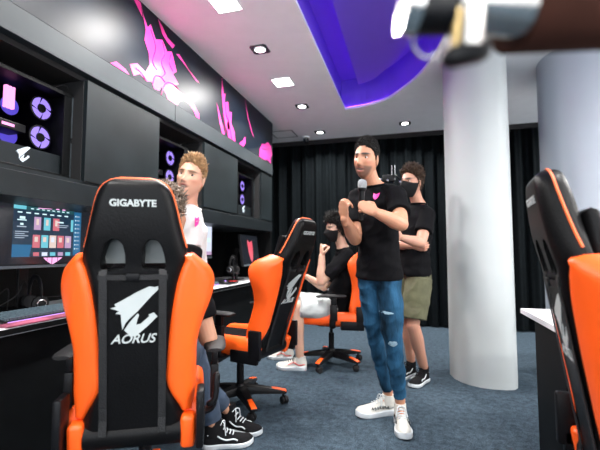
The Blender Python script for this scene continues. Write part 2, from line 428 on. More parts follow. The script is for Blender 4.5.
# ------------------------------------------------------------------ columns
colp = [(.319, 3.74), (.345, 3.61), (.39, 3.53), (.447, 3.475), (.52, 3.435), (.60, 3.42), (.70, 3.425), (.765, 3.45), (.80, 3.50), (.825, 3.60), (.84, 3.72), (.82, 3.83), (.75, 3.92), (.65, 3.97), (.54, 3.97), (.43, 3.92), (.35, 3.84)]
struct('column_round', MB().prism(colp, 'z', 0, CH), M['column'], sharp=50)
bigc = [(1.62 + .46 * math.cos(2 * PI * i / 64), 3.93 + .46 * math.sin(2 * PI * i / 64)) for i in range(64)]
struct('column_large', MB().prism(bigc, 'z', 0, CH), M['column_b'])

# ------------------------------------------------------------------ ceiling lamps
def area(loc, size, power, col=(1, .97, .93), spread=170):
    l_ = bpy.data.lights.new('lamp_light', 'AREA'); l_.shape = 'SQUARE'; l_.size = size; l_.energy = power; l_.color = col
    l_.spread = R(spread)
    o_ = bpy.data.objects.new('lamp_light', l_); C.objects.link(o_); o_.location = loc
    return o_
def square_lamp(x, y, label, power=26):
    t = thing('ceiling_panel_light', label, 'ceiling light', (x, y, CH), 0)
    fr = MB()
    for a, b_ in (((-.1, -.1), (.1, -.088)), ((-.1, .088), (.1, .1)), ((-.1, -.088), (-.088, .088)), ((.088, -.088), (.1, .088))):
        fr.box((a[0], a[1], -.006), (b_[0], b_[1], -.0003))
    obj('frame', fr, M['white'], t, smooth=False)
    obj('diffuser', MB().box((-.088, -.088, -.004), (.088, .088, -.0006)), M['lamp'], t, smooth=False)
    area((x, y, CH - .012), .17, power)
    return t
def spot_lamp(x, y, label, power=14):
    t = thing('recessed_spotlight', label, 'ceiling light', (x, y, CH), 0)
    fr = MB()
    k = 24; s_ = .075
    sq = []
    for i in range(k):
        a = 2 * PI * (i + .5) / k; c_, n_ = math.cos(a), math.sin(a); q = s_ / max(abs(c_), abs(n_)); sq.append((q * c_, q * n_))
    ci = [(.052 * math.cos(2 * PI * (i + .5) / k), .052 * math.sin(2 * PI * (i + .5) / k)) for i in range(k)]
    fr.loft([[(x_, y_, -.0004) for x_, y_ in sq], [(x_, y_, -.005) for x_, y_ in sq], [(x_, y_, -.005) for x_, y_ in ci], [(x_, y_, -.0004) for x_, y_ in ci]], closed=True)
    obj('bezel', fr, M['steel'], t, smooth=False)
    rg = MB().lathe([(.052, -.003), (.052, -.010), (.043, -.010), (.043, -.003)], closed=True)
    obj('trim_ring', rg, M['white'], t)
    obj('lens', MB().lathe([(.0, -.009), (.025, -.010), (.043, -.006), (.043, -.0006), (0, -.0006)]), M['lamp'], t)
    area((x, y, CH - .018), .07, power, spread=140)
    return t
square_lamp(-1.207, 2.364, 'white square panel light near the top edge, closest square one')
square_lamp(-1.216, 3.68, 'white square panel light between two round spotlights, farther square one')
spot_lamp(-1.201, 3.008, 'round spotlight in square metal bezel, nearest to the camera')
spot_lamp(-1.205, 4.369, 'round spotlight just past the farther square panel light')
spot_lamp(-1.224, 5.418, 'round spotlight near the black curtain beside the dome camera', 26)
spot_lamp(-.034, 5.34, 'round spotlight right of the speaker, left of the white column', 30)
for x, y, p in ((1.3, 1.2, 26), (1.3, -.8, 26), (-1.2, -.8, 20), (0, -1.9, 26), (2.8, 2.0, 80), (2.8, -.5, 80), (2.9, 5.2, 80), (3.2, 3.6, 60)):  # extra unseen lamps, added so their bounce brightens ceiling and room
    square_lamp(x, y, 'added white square ceiling panel light in the unseen part of the room', p)['group'] = 'added ceiling panel lights outside the picture'
spot_lamp(-1.2, 1.70, 'round spotlight above the nearest desk, overhead', 14)
spot_lamp(-1.2, .45, 'round spotlight behind the viewer near the cabinet wall', 14)

# dome camera, hatch
t = thing('dome_camera', 'small black dome security camera on the ceiling by the curtain', 'security camera', (-1.483, 5.60, CH))
obj('mount', MB().lathe([(0, 0), (.05, 0), (.05, -.018), (.045, -.022), (0, -.022)]), M['white'], t)
obj('dome', MB().lathe([(.043, -.022), (.043, -.05), (.036, -.072), (.02, -.086), (0, -.09)]), M['glass'], t)
hb = MB(); hx, hy = -1.76, 5.38
for a, b_ in (((-.17, -.17), (.17, -.158)), ((-.17, .158), (.17, .17)), ((-.17, -.158), (-.158, .158)), ((.158, -.158), (.17, .158))):
    hb.box((hx + a[0], hy + a[1], CH - .003), (hx + b_[0], hy + b_[1], CH - .0004))
tag(obj('ceiling_hatch', hb, M['steel'], smooth=False), 'thin square access hatch outline in the ceiling corner', 'hatch')

# ------------------------------------------------------------------ desks
dk = thing('gaming_desk', 'long black desk with white top running along the left wall', 'desk', (-2.1, 2, 0))
obj('desktop', MB().box((-.34, -3.2, .695), (.34, 2.88, .73)), M['desk'], dk, smooth=False, bevel=.003)
obj('front_panel', MB().box((.27, -3.2, 0), (.30, 2.88, .695)), M['black'], dk, smooth=False)
obj('edge_strip', MB().box((.3402, -3.2, .700), (.346, 2.88, .726)), M['black'], dk, smooth=False)

rd = thing('gaming_desk', 'white-topped desk with black end panel beside the right chair', 'desk', (.95, 1.6, 0))
obj('desktop', MB().box((-.305, -1.2, .70), (.45, 1.10, .73)), M['desk'], rd, smooth=False, bevel=.003)
obj('end_panel', MB().box((-.295, .42, 0), (.42, .85, .70)), M['black'], rd, smooth=False)
obj('end_panel', MB().box((-.295, -1.2, 0), (.42, -1.1, .70)), M['black'], rd, smooth=False)

# ------------------------------------------------------------------ monitors
def monitor(name, label, y, z, w, h, x, rot, draw):
    t = thing(name, label, 'monitor', (x, y, .73), rot[2])
    mw, mh = w / 2, h / 2; cz = z - .73
    T = Matrix.Translation((0, 0, cz)) @ Matrix.Rotation(rot[1], 4, 'Y')
    hs = MB(); hs.box((-.03, -mw, -mh), (0, mw, mh), 0, T)
    obj('housing', hs, M['plastic'], t, smooth=False, bevel=.004)
    sc = MB(); sc.box((.0004, -mw + .008, -mh + .022), (.0012, mw - .008, mh - .008), 0, T)
    s_ = obj('screen', sc, M['scr_black'], t, smooth=False)
    draw(t, s_, T)
    bz = MB(); bz.box((.0004, -mw, -mh), (.006, mw, -mh + .016), 0, T); obj('bezel', bz, M['bezel'], t, smooth=False, bevel=.002)
    st = MB(); st.box((-.19, -.03, .012), (-.17, .03, cz + .02)); st.box((-.18, -.03, cz - .02), (-.028, .03, cz + .02)); obj('stand', st, M['plastic'], t, smooth=False, bevel=.004)
    fb = MB(); fb.box((-.30, -.12, 0), (-.12, .12, .012)); obj('foot', fb, M['plastic'], t, smooth=False, bevel=.004)
    return t
M['scr_black'] = mat('lit_black_screen', (.004, .004, .006), .15, emis=(.01, .012, .016), estr=1)
M['bezel'] = mat('grey_bezel', (.10, .12, .14), .3)
def E(n_, c, s=1.0): return emit(n_, c, s)
UI = {'bg': E('screen_navy', (.002, .018, .040)), 'bg2': E('screen_blue', (.004, .085, .19)), 'bar': E('screen_teal', (.004, .05, .06)),
      'txt': E('screen_text', (.5, .68, .72)), 'pink': E('screen_pink', (.85, .36, .68)), 'c1': E('screen_red', (.42, .10, .13)),
      'c2': E('screen_cyan', (.10, .38, .46)), 'c3': E('screen_mauve', (.34, .22, .36)), 'c4': E('screen_sand', (.52, .42, .38)), 'white': E('screen_white', (.62, .68, .85), .8),
      'grey': E('screen_grey', (.28, .34, .42)), 'red': E('screen_rose', (.62, .07, .11))}
def ui(t, s_, T, rects, name='screen_picture'):
    keys = list(UI); mb = MB()
    for r in rects:
        y0, z0, y1, z1, kx = r[:5]; lay = r[5] if len(r) > 5 else 0
        mb.box((.0014 + lay * .0003, y0, z0), (.0016 + lay * .0003, y1, z1), keys.index(kx), T)
    obj(name, mb, [UI[q] for q in keys], s_, smooth=False)
def draw1(t, s_, T):
    W0, H0 = .455, .285; rs = []
    oy = -.215; oz = -.135 + .01
    def q(a, b_, c, d, k, lay=1): rs.append((oy + a * W0, oz + (1 - d) * H0, oy + c * W0, oz + (1 - b_) * H0, k, lay))
    q(0, 0, 1, 1, 'bg', 0); 
    for i in range(6): q(0, .76 + i * .04, .25 - i * .005, .80 + i * .04, 'bg2', 1)
    q(0, 0, .86, .08, 'bar'); q(.87, .02, .99, .98, 'bg2', 1)
    q(.0, .0, .16, .07, 'c2', 2)
    for i in range(8): q(.22 + i * .075, .035, .26 + i * .075, .055, 'txt', 2)
    for i in range(7): q(.05 + i * .11, .12, .11 + i * .11, .145, 'txt', 2)
    for i in range(9): q(.89, .10 + i * .09, .905, .13 + i * .09, 'txt', 2); q(.915, .105 + i * .09, .965, .125 + i * .09, 'grey', 2)
    for i, k in enumerate(('c3', 'c2', 'c1')): q(.27 + i * .135, .20, .365 + i * .135, .46, k, 2); q(.30 + i * .135, .24, .335 + i * .135, .36, 'c4', 3)
    q(.60, .26, .70, .29, 'txt', 2); q(.60, .33, .78, .345, 'grey', 2); q(.60, .37, .76, .385, 'grey', 2); q(.82, .20, .86, .46, 'c2', 2)
    for i, k in enumerate(('c1', 'c2', 'c4', 'c1', 'c3')): q(.26 + i * .118, .56, .36 + i * .118, .82, k, 2); q(.285 + i * .118, .60, .33 + i * .118, .70, 'c4' if k != 'c4' else 'white', 3)
    for i, k in enumerate(('c1', 'white', 'c2', 'c3', 'c2')): q(.275 + i * .118, .91, .355 + i * .118, .985, k, 2)
    q(.08, .21, .15, .26, 'txt', 2); q(.05, .27, .17, .29, 'txt', 2); q(.09, .34, .13, .38, 'txt', 2); q(.05, .40, .17, .42, 'grey', 2)
    for i in range(4): q(.03, .50 + i * .04, .20 - (i % 2) * .05, .515 + i * .04, 'grey', 2)
    ui(t, s_, T, rs)
    pk = MB()   # emblem of the wallpaper around the window
    Q = T @ Matrix(((0, 0, 1, .0022), (1, 0, 0, 0), (0, 1, 0, 0), (0, 0, 0, 1)))
    for p in ([(.055, .163), (.068, .185), (.082, .163)], [(.10, .163), (.112, .183), (.125, .163)], [(-.06, .158), (.03, .163), (.03, .166), (-.06, .162)]):
        poly_plate(pk, [[(x_ - .01, y_ - .006) for x_, y_ in p]], Q, .0003)
    for p in ([(-.005, -.137), (.018, -.137), (.018, -.158)], [(.022, -.137), (.05, -.137), (.05, -.176), (.022, -.160)], [(.055, -.137), (.09, -.137), (.09, -.160), (.055, -.178)], [(.094, -.137), (.125, -.137), (.094, -.158)]):
        poly_plate(pk, [[(x_ - .02, y_ + .006) for x_, y_ in p]], Q, .0003)
    obj('screen_emblem', pk, UI['pink'], s_, smooth=False)
monitor('computer_monitor', 'nearest black monitor showing a blue game lobby window', 1.815, 1.172, .66, .375, -2.06, (0, 0, 0), draw1)
def draw2(t, s_, T):
    rs = [(-.32, -.12, .32, .155, 'white'), (-.32, -.155, .32, -.12, 'c3', 1), (-.1, -.06, .19, .12, 'grey', 1), (.0, -.05, .10, .10, 'c2', 2), (.12, -.05, .17, .06, 'white', 2), (.2, .05, .3, .14, 'white', 1), (.22, -.02, .3, .02, 'txt', 2)]
    ui(t, s_, T, rs)
monitor('computer_monitor', 'monitor with bright white window beside the person in white', 3.40, 1.195, .66, .38, -2.02, (0, 0, 0), draw2)
def draw3(t, s_, T):
    pk = MB(); Q = T @ Matrix(((0, 0, 1, .0014), (1, 0, 0, 0), (0, 1, 0, 0), (0, 0, 0, 1)))
    for p in ([(-.10, .08), (-.085, .125), (-.04, .10), (.03, .10), (.075, .12), (.09, .08), (.08, -.02), (.05, -.10), (-.0, -.15), (-.05, -.10), (-.085, -.02)],):
        poly_plate(pk, [p], Q, .0003)
    obj('screen_emblem', pk, UI['red'], s_, smooth=False)
monitor('computer_monitor', 'far dark monitor showing a rose red shield emblem', 4.40, 1.09, .64, .37, -1.86, (0, R(-8), R(5)), draw3)

# ------------------------------------------------------------------ PC towers in the niches
def fan_parts(t, y, z, r, x, nblade=4):
    f = MB()
    f.lathe([(r, -.004), (r, .006), (r * .9, .008), (r * .88, -.004)], 28, 0, Matrix.Translation((x, y, z)) @ Matrix.Rotation(R(90), 4, 'Y'), closed=True)
    fo = obj('cooling_fan', f, M['plastic'], t)
    bl = MB(); T = Matrix.Translation((x, y, z)) @ Matrix.Rotation(R(90), 4, 'Y')
    for i in range(nblade):
        a0 = 2 * PI * i / nblade + .1; a1 = a0 + 2 * PI / nblade - .22
        ou = [(r * .86 * math.cos(a0 + (a1 - a0) * q / 6), r * .86 * math.sin(a0 + (a1 - a0) * q / 6)) for q in range(7)]
        inn = [(r * .38 * math.cos(a1 + .5 - (a1 - a0) * q / 6), r * .38 * math.sin(a1 + .5 - (a1 - a0) * q / 6)) for q in range(7)]
        bl.prism(ou + inn, 'z', -.002 + .001 * (i % 2), .003, 0 if i % 2 else 0, T)
    obj('fan_blades', bl, M['fan'], fo, smooth=False)
    hb_ = MB().lathe([(0, -.003), (r * .34, -.003), (r * .34, .009), (0, .009)], 20, 0, T)
    obj('fan_hub', hb_, M['plastic'], fo)
    return fo
def pc(label, y1, detail=True):
    # y1: right side of the case; case is .47 wide along the wall and glass side faces the room
    t = thing('gaming_computer', label, 'computer', (-2.1, y1, 1.475))
    L = .47; H = .50; x1 = .245
    cs = MB(); cs.box((-.2, -L, .015), (-.19, 0, H)); cs.box((-.2, -L, .015), (x1 - .01, -L + .01, H)); cs.box((-.2, -.012, .015), (x1 - .01, 0, H))
    cs.box((-.2, -L, H - .012), (x1 - .01, 0, H)); cs.box((-.2, -L, .015), (x1 - .01, 0, .03))
    obj('case', cs, M['black'], t, smooth=False)
    sh = MB(); sh.box((-.19, -L + .01, .03), (x1 - .02, -.014, .135)); obj('power_supply_shroud', sh, M['shelf'], t, smooth=False)
    fr = MB()
    for a, b_ in (((-L, .015), (0, .03)), ((-L, H - .02), (0, H)), ((-L, .03), (-L + .02, H - .02)), ((-.05, .03), (0, H - .02))):
        fr.box((x1 - .012, a[0], a[1]), (x1, b_[0], b_[1]))
    obj('side_frame', fr, M['black'], t, smooth=False, bevel=.002)
    for yy in (-.42, -.05): obj('foot', MB().box((-.15, yy - .03, 0), (x1 - .03, yy + .03, .015)), M['rubber'], t, smooth=False)
    fp = MB(); fp.box((x1 - .03, .002, .02), (x1 - .003, .02, .22)); fp.box((x1 - .03, .002, .25), (x1 - .003, .02, .49)); fp.box((x1 - .026, .002, .22), (x1 - .012, .016, .25))
    obj('front_trim', fp, M['band'], t, smooth=False, bevel=.003)
    for z in (.40, .235): fan_parts(t, -.095, z, .068, .13)
    for z in (.40, .235):
        g = MB().lathe([(0, 0), (.05, 0), (.05, .004), (0, .004)], 24, 0, Matrix.Translation((.0, -.175, z)) @ Matrix.Rotation(R(90), 4, 'Y'))
        obj('glow_disc', g, M['fan_dim'], t)
    mo = MB(); mo.box((-.17, -.44, .14), (-.16, -.15, .47)); obj('motherboard', mo, M['black'], t, smooth=False)
    gp = MB(); gp.box((-.10, -.43, .235), (.12, -.17, .28)); o_ = obj('graphics_card', gp, M['plastic'], t, smooth=False, bevel=.004)
    gt = MB(); gt.box((.1205, -.30, .25), (.122, -.235, .264)); obj('lit_lettering', gt, M['rgb'], o_, smooth=False)
    rm = MB()
    for q in range(3): obj('memory_module', MB().box((.10, -.285 + q * .018, .345), (.12, -.274 + q * .018, .46)), M['rgb'], t, smooth=False)
    co = MB(); co.box((-.05, -.40, .36), (.02, -.33, .44)); obj('cpu_cooler', co, M['plastic'], t, smooth=False, bevel=.01)
    cr = MB(); cr.box((.0202, -.385, .375), (.022, -.345, .425)); obj('cooler_display', cr, M['rgb'], t, smooth=False)
    ea = MB(); poly_plate(ea, eagle(.075), Matrix(((0, 0, 1, x1 - .0185), (1, 0, 0, -.265), (0, 1, 0, .095), (0, 0, 0, 1))), .001)
    obj('emblem', ea, M['eagle_lit'], t, smooth=False)
    cb = MB(); cb.tube([(x1 - .02, -.11, H), (x1 + .005, -.06, H + .035), (x1 - .01, -.02, H + .015), (x1 - .02, -.02, H - .1)], .002, 6, sub=6)
    obj('cable', cb, M['rubber'], t)
    return t
p1 = pc('nearest gaming computer glowing violet and pink in the left wall niche', 1.755)
pc('gaming computer with violet fans in the niche behind the blond person', 2.97)
pc('farthest gaming computer with violet fans in the last wall niche', 4.47)

# ------------------------------------------------------------------ desk items
def keyboard(label, x, y, rz):
    t = thing('gaming_keyboard', label, 'keyboard', (x, y, .740), rz); t.rotation_euler = (0, R(6), rz)
    obj('keyboard_body', MB().box((-.07, -.22, 0), (.07, .22, .018)), M['plastic'], t, smooth=False, bevel=.004)
    kb = MB()
    for r_ in range(6):
        for c_ in range(21):
            if random.random() < .02: continue
            kb.box((.058 - r_ * .0205 - .008, -.208 + c_ * .0199, .018), (.058 - r_ * .0205 + .008, -.208 + c_ * .0199 + .0165, .029 + r_ * .001))
    obj('keys', kb, M['keycap'], t, smooth=False)
    g = MB(); g.box((.0702, -.20, .006), (.0715, .20, .012)); obj('light_bar', g, M['kbled'], t, smooth=False)
    return t
M['keycap'] = mat('dark_keycaps', (.06, .09, .11), .4)
M['kbled'] = emit('keyboard_light', (.55, .3, 1.0), 1.2)
keyboard('black gaming keyboard lying nearest on the left desk', -1.90, 1.62, 0)
keyboard('black gaming keyboard on the desk behind the middle chair', -1.95, 3.45, R(4))
t = thing('wrist_rest', 'flat purple and red wrist rest in front of the nearest keyboard', 'wrist rest', (-1.792, 1.60, .73))
obj('pad', MB().box((-.035, -.24, 0), (.035, .24, .012)), mat('wrist_pad', (.30, .07, .12), .4, var=.7, vscale=6), t, smooth=False, bevel=.004)
obj('glowing_edge', MB().box((-.038, -.24, .001), (-.0355, .24, .008)), M['kbled'], t, smooth=False)
def headset(label, x, y, rz, z=.73):
    t = thing('headset', label, 'headset', (x, y, z), rz)
    b_ = MB(); b_.tube([(.0, -.075, .06), (0, -.08, .13), (0, -.04, .19), (0, .04, .19), (0, .08, .13), (0, .075, .06)], [(.008, .016)] * 6, 10, sub=5)
    obj('headband', b_, M['plastic'], t)
    for s_ in (-1, 1):
        e = MB().lathe([(0, 0), (.035, 0), (.043, .01), (.043, .028), (.03, .038), (0, .04)], 20, 0, Matrix.Translation((0, s_ * .058, .05)) @ Matrix.Rotation(s_ * R(-90), 4, 'X'))
        eo_ = obj('ear_cup', e, M['rubber'], t)
        obj('ring_light', MB().lathe([(.02, .039), (.026, .042), (.02, .044)], 16, 0, Matrix.Translation((0, s_ * .058, .05)) @ Matrix.Rotation(s_ * R(-90), 4, 'X'), closed=True), M['steel'], eo_)
    mc = MB(); mc.tube([(0, -.09, .04), (.06, -.09, .015), (.10, -.06, .01)], [.004, .004, .008], 8, sub=4, ball=True); obj('boom_microphone', mc, M['plastic'], t)
    return t
headset('black headset left lying behind the nearest keyboard', -2.12, 1.80, R(70))
cb = MB(); cb.tube([(-2.2, 1.55, .735), (-2.15, 1.7, .82), (-2.2, 1.8, .90), (-2.25, 1.9, .80), (-2.2, 2.1, .78), (-2.25, 2.25, .735)], .003, 6, sub=8)
cb.tube([(-2.1, 1.48, .735), (-2.08, 1.55, .84), (-2.12, 1.64, .87), (-2.2, 1.70, .74)], .003, 6, sub=8)
tag(obj('cable', cb, M['rubber']), 'loose black cables looping behind the nearest keyboard', 'cable')
t = thing('headset_stand', 'black headset stand with red accents left of the far monitor', 'headset stand', (-1.90, 4.00, .73))
obj('foot', MB().lathe([(0, 0), (.06, 0), (.06, .012), (.02, .02), (0, .02)]), M['plastic'], t)
obj('pole', MB().box((-.012, -.012, .015), (.012, .012, .27)), M['plastic'], t, smooth=False, bevel=.004)
obj('hook', MB().tube([(0, -.05, .27), (0, 0, .285), (0, .05, .27)], .012, 8, sub=4), M['steel'], t)
obj('accent', MB().lathe([(.045, .012), (.05, .018), (.03, .022)], closed=True), M['red'], t)
headset('black and silver headset hanging on the stand by far monitor', -1.90, 4.00, 0, .73 + .095)
def mouse(label, x, y, rz):
    t = thing('computer_mouse', label, 'mouse', (x, y, .7345), rz)
    mb = MB(); rings = []
    for i in range(11):
        u = -1 + 2 * i / 10; w = .031 * math.sqrt(max(.02, 1 - u ** 4)); h = .036 * math.sqrt(max(.02, 1 - (u * .95) ** 2)) * (1 - .15 * u)
        rings.append([(u * .06, w * math.cos(a), max(0, h * math.sin(a))) for a in [PI * 2 * q / 16 for q in range(16)]])
    mb.loft(rings); obj('shell', mb, M['plastic'], t)
    obj('wheel', MB().tube([(.035, -.004, .027), (.035, .004, .027)], .009, 12), M['kbled'], t)
mouse('black mouse on the pad beside the second keyboard', -1.93, 3.80, R(5))
tag(obj('mouse_pad', MB().box((-2.05, 3.70, .7305), (-1.79, 3.92, .7335)), M['rubber'], smooth=False, bevel=.001), 'black cloth mouse pad on the white desk', 'mouse pad')

# ------------------------------------------------------------------ gaming chair
def lerp_tab(tab, v):
    if v <= tab[0][0]: return tab[0][1]
    for i in range(len(tab) - 1):
        if v <= tab[i + 1][0]:
            a, b_ = tab[i], tab[i + 1]; t_ = (v - a[0]) / (b_[0] - a[0])
            p0 = tab[i - 1] if i else a; p3 = tab[i + 2] if i + 2 < len(tab) else b_
            m1 = (b_[1] - p0[1]) / max(1e-6, (b_[0] - p0[0])) * (b_[0] - a[0]); m2 = (p3[1] - a[1]) / max(1e-6, (p3[0] - a[0])) * (b_[0] - a[0])
            t2, t3 = t_ * t_, t_ ** 3
            return (2 * t3 - 3 * t2 + 1) * a[1] + (t3 - 2 * t2 + t_) * m1 + (-2 * t3 + 3 * t2) * b_[1] + (t3 - t2) * m2
    return tab[-1][1]
def slab(fl, fr, v0, v1, t, r, nu=26, nv=60, warp=None, mid=0, tfun=None):
    # closed cushion in the (u, v) plane; thickness along w
    vs = []; idx = {}
    def s2(q): return .5 - .5 * math.cos(PI * q)
    us = [s2(i / nu) for i in range(nu + 1)]; vv = [v0 + (v1 - v0) * (s2(j / nv) * .5 + .5 * j / nv) for j in range(nv + 1)]
    mb = MB()
    for side in (1, -1):
        for j, v in enumerate(vv):
            a, b_ = fl(v), fr(v)
            for i, q in enumerate(us):
                u = a + (b_ - a) * q
                d = min(u - a, b_ - u, v - v0, v1 - v) ; d = max(0, d)
                rr = min(r, max(.004, (b_ - a) / 2))
                k = 1 - min(1, d / rr); h = math.sqrt(max(0, 1 - k * k))
                th = (tfun(u, v) if tfun else t) / 2
                w = side * th * h + mid
                p = (u, w, v)
                if warp: p = warp(*p)
                vs.append(p)
    n_ = nu + 1; off = n_ * (nv + 1); fs = []
    for j in range(nv):
        for i in range(nu):
            a = j * n_ + i
            fs.append((a, a + n_, a + n_ + 1, a + 1)); a += off; fs.append((a, a + 1, a + n_ + 1, a + n_))
    mb.add(vs, fs)
    bm_ = bmesh.new(); bv = [bm_.verts.new(v) for v in mb.v]
    for f in mb.f:
        try: bm_.faces.new([bv[i] for i in f])
        except ValueError: pass
    bmesh.ops.remove_doubles(bm_, verts=bm_.verts, dist=.0004)
    out = MB(); bm_.verts.ensure_lookup_table(); bm_.verts.index_update()
    out.v = [tuple(v.co) for v in bm_.verts]; out.f = [tuple(v.index for v in f.verts) for f in bm_.faces]; out.m = [0] * len(out.f)
    bm_.free()
    return out

CEN = [(-.02, .175), (.03, .185), (.06, .17), (.16, .118), (.25, .118), (.40, .130), (.52, .148), (.58, .165), (.62, .178), (.70, .160), (.76, .146), (.82, .132), (.86, .118), (.885, .098), (.90, .070)]
OUT = [(-.02, .20), (.05, .205), (.12, .212), (.22, .212), (.30, .216), (.38, .238), (.44, .262), (.49, .275), (.53, .274), (.57, .258), (.60, .232), (.63, .200), (.65, .175)]
def bwarp(u, w, v):       # bolsters curve forward, head section leans forward slightly
    e = max(0, abs(u) - .13)
    w += 4.2 * e * e + .25 * e
    return (u, w, v)
def make_chair(name, label, group):
    t = thing(name, label, 'gaming chair', (0, 0, 0), 0, group)
    # --- backrest assembly, local frame: x across, y forward, z up along the back
    bk = slab(lambda v: -lerp_tab(CEN, v), lambda v: lerp_tab(CEN, v), -.02, .90, .085, .035, 44, 90, bwarp,
              tfun=lambda u, v: .075 if v < .6 else .075 + .02 * math.sin((v - .6) / .3 * PI))
    me_ = make_mesh('backrest', bk, [M['leather']])
    cut = MB()
    for s_ in (-1, 1):
        pr = [(s_ * .026, .585), (s_ * .104, .578), (s_ * .110, .62), (s_ * .094, .675), (s_ * .070, .694), (s_ * .046, .690), (s_ * .027, .66)]
        cut.prism(pr, 'y', -.2, .2)
    cm = make_mesh('cut', cut, [M['leather']], smooth=False)
    co_ = bpy.data.objects.new('cut', cm); C.objects.link(co_)
    me_ = baked(me_, [('BOOLEAN', dict(object=co_, operation='DIFFERENCE', solver='EXACT'))]); bpy.data.objects.remove(co_)
    back = obj('backrest', me_, M['leather'], t, loc=(0, -.24, .44))
    for s_ in (-1, 1):
        wing = slab((lambda v: lerp_tab(CEN, v) - .012) if s_ > 0 else (lambda v: -lerp_tab(OUT, v)), (lambda v: lerp_tab(OUT, v)) if s_ > 0 else (lambda v: -lerp_tab(CEN, v) + .012), .045, .635, .10, .03, 20, 80,
                    bwarp, tfun=lambda u, v: .062 + .05 * min(1, max(0, abs(u) - .13) / .08))
        obj('back_bolster', wing, M['orange'], back)
        low = MB(); low.box((s_ * .188 - .026, -.05, -.075), (s_ * .188 + .026, .045, .045)); obj('hinge_cover', low, M['orange'], back, bevel=.015, seg=3)
    roll = MB(); roll.tube([(-.163, .0, -.02), (.163, .0, -.02)], (.050), 16, ball=False); obj('lower_roll', roll, M['leather'], back)
    # slot linings
    for s_ in (-1, 1):
        pr = [(s_ * .026, .585), (s_ * .104, .578), (s_ * .110, .62), (s_ * .094, .675), (s_ * .070, .694), (s_ * .046, .690), (s_ * .027, .66)]
        rg = MB(); rg.tube([(x_, -.030, z_) for x_, z_ in pr], .007, 8, sub=4, closed=True); obj('slot_rim', rg, M['leather'], back)
    # piping round the head section
    vv = [.655 + i * (.895 - .655) / 16 for i in range(17)]
    pts = [bwarp(-lerp_tab(CEN, v) - .001, .004, v) for v in vv] + [(x_, .006, .902) for x_ in (-.05, -.02, .02, .05)] + [bwarp(lerp_tab(CEN, v) + .001, .004, v) for v in reversed(vv)]
    obj('piping', MB().tube(pts, .0042, 6), M['pipe'], back)
    # neck pillow on the front, its satin back seen through the slots
    pl = slab(lambda v: -.135, lambda v: .135, .59, .76, .05, .025, 14, 14, None, mid=.072); obj('neck_pillow', pl, M['leather'], back)
    obj('pillow_back', MB().box((-.118, .040, .595), (.118, .046, .715)), M['satin'], back, smooth=False)
    # straps
    for s_ in (-1, 1):
        st = MB(); x_ = s_ * .098
        st.loft([[(x_ - .013, w - .002, v), (x_ + .013, w - .002, v), (x_ + .013, w, v), (x_ - .013, w, v)] for v, w in ((.585, -.034), (.565, -.0405), (.40, -.041), (.2, -.041), (.05, -.041), (0, -.05))])
        obj('strap', st, M['strap'], back, smooth=False)
    st = MB(); st.loft([[(x_, w - .002, .549), (x_, w - .002, .567), (x_, w, .567), (x_, w, .549)] for x_, w in ((-.115, -.037), (-.06, -.044), (0, -.046), (.06, -.044), (.115, -.037))])
    obj('strap', st, M['strap'], back, smooth=False)
    obj('buckle', MB().box((-.022, -.052, .545), (.022, -.044, .572)), M['plastic'], back, bevel=.003)
    # marks on the back:  text x -> x, text y -> z, text z -> -y
    def bT(x_, y_, z_): return Matrix(((1, 0, 0, x_), (0, 0, -1, y_), (0, 1, 0, z_), (0, 0, 0, 1)))
    vs, fs = text_mb('GIGABYTE', .0325, .0012, .0010, 0, 1.0); mb = MB(); mb.add(vs, fs, 0, bT(0, -.0475, .815)); obj('lettering', mb, M['logo'], back, smooth=False)
    vs, fs = text_mb('AORUS', .045, .0012, .0006, .32, .98); mb = MB(); mb.add(vs, fs, 0, bT(0, -.0385, .338)); obj('lettering', mb, M['logo'], back, smooth=False)
    mb = MB(); poly_plate(mb, eagle(.158), bT(.004, -.0372, .435), .002); obj('emblem', mb, M['logo'], back, smooth=False)
    # --- seat
    seat = slab(lambda v: -.165, lambda v: .165, -.24, .27, .09, .04, 16, 24)
    TS = Matrix(((1, 0, 0, 0), (0, 0, 1, 0), (0, -1, 0, .455), (0, 0, 0, 1)))
    seat.v = [tuple(TS @ Vector(v)) for v in seat.v]; so = obj('seat', seat, M['leather2'], t)
    for s_ in (-1, 1):
        sw = slab(lambda v: s_ * .195 - .045, lambda v: s_ * .195 + .045, -.25, .265, .13, .05, 14, 24)
        def sv(p):
            u, w, v = p; k = .5 - .5 * math.cos(min(1, max(0, (v + .25) / .5)) * PI * 1.6)
            return (u * (1 - .05 * max(0, v / .27)), v, .462 - w * (1 - .15 * max(0, v / .27)))
        sw.v = [sv(p) for p in sw.v]; obj('seat_bolster', sw, M['orange'], t)
    obj('mechanism', MB().box((-.12, -.16, .375), (.12, .12, .412)), M['plastic'], t, bevel=.01)
    for s_ in (-1, 1):
        br = MB(); br.box((s_ * .232 - .014, -.31, .37), (s_ * .232 + .014, -.10, .45)); br.box((s_ * .232 - .014, -.33, .40), (s_ * .232 + .014, -.24, .58)); br.box((s_ * .1, -.14, .372), (s_ * .232, -.11, .40))
        obj('hinge_bracket', br, M['plastic'], t, bevel=.008)
    lv = MB(); lv.tube([(.262, -.24, .50), (.285, -.24, .52), (.29, -.23, .60)], [.010, .012, .014], 10, sub=3, ball=True); obj('recline_lever', lv, M['plastic'], t)
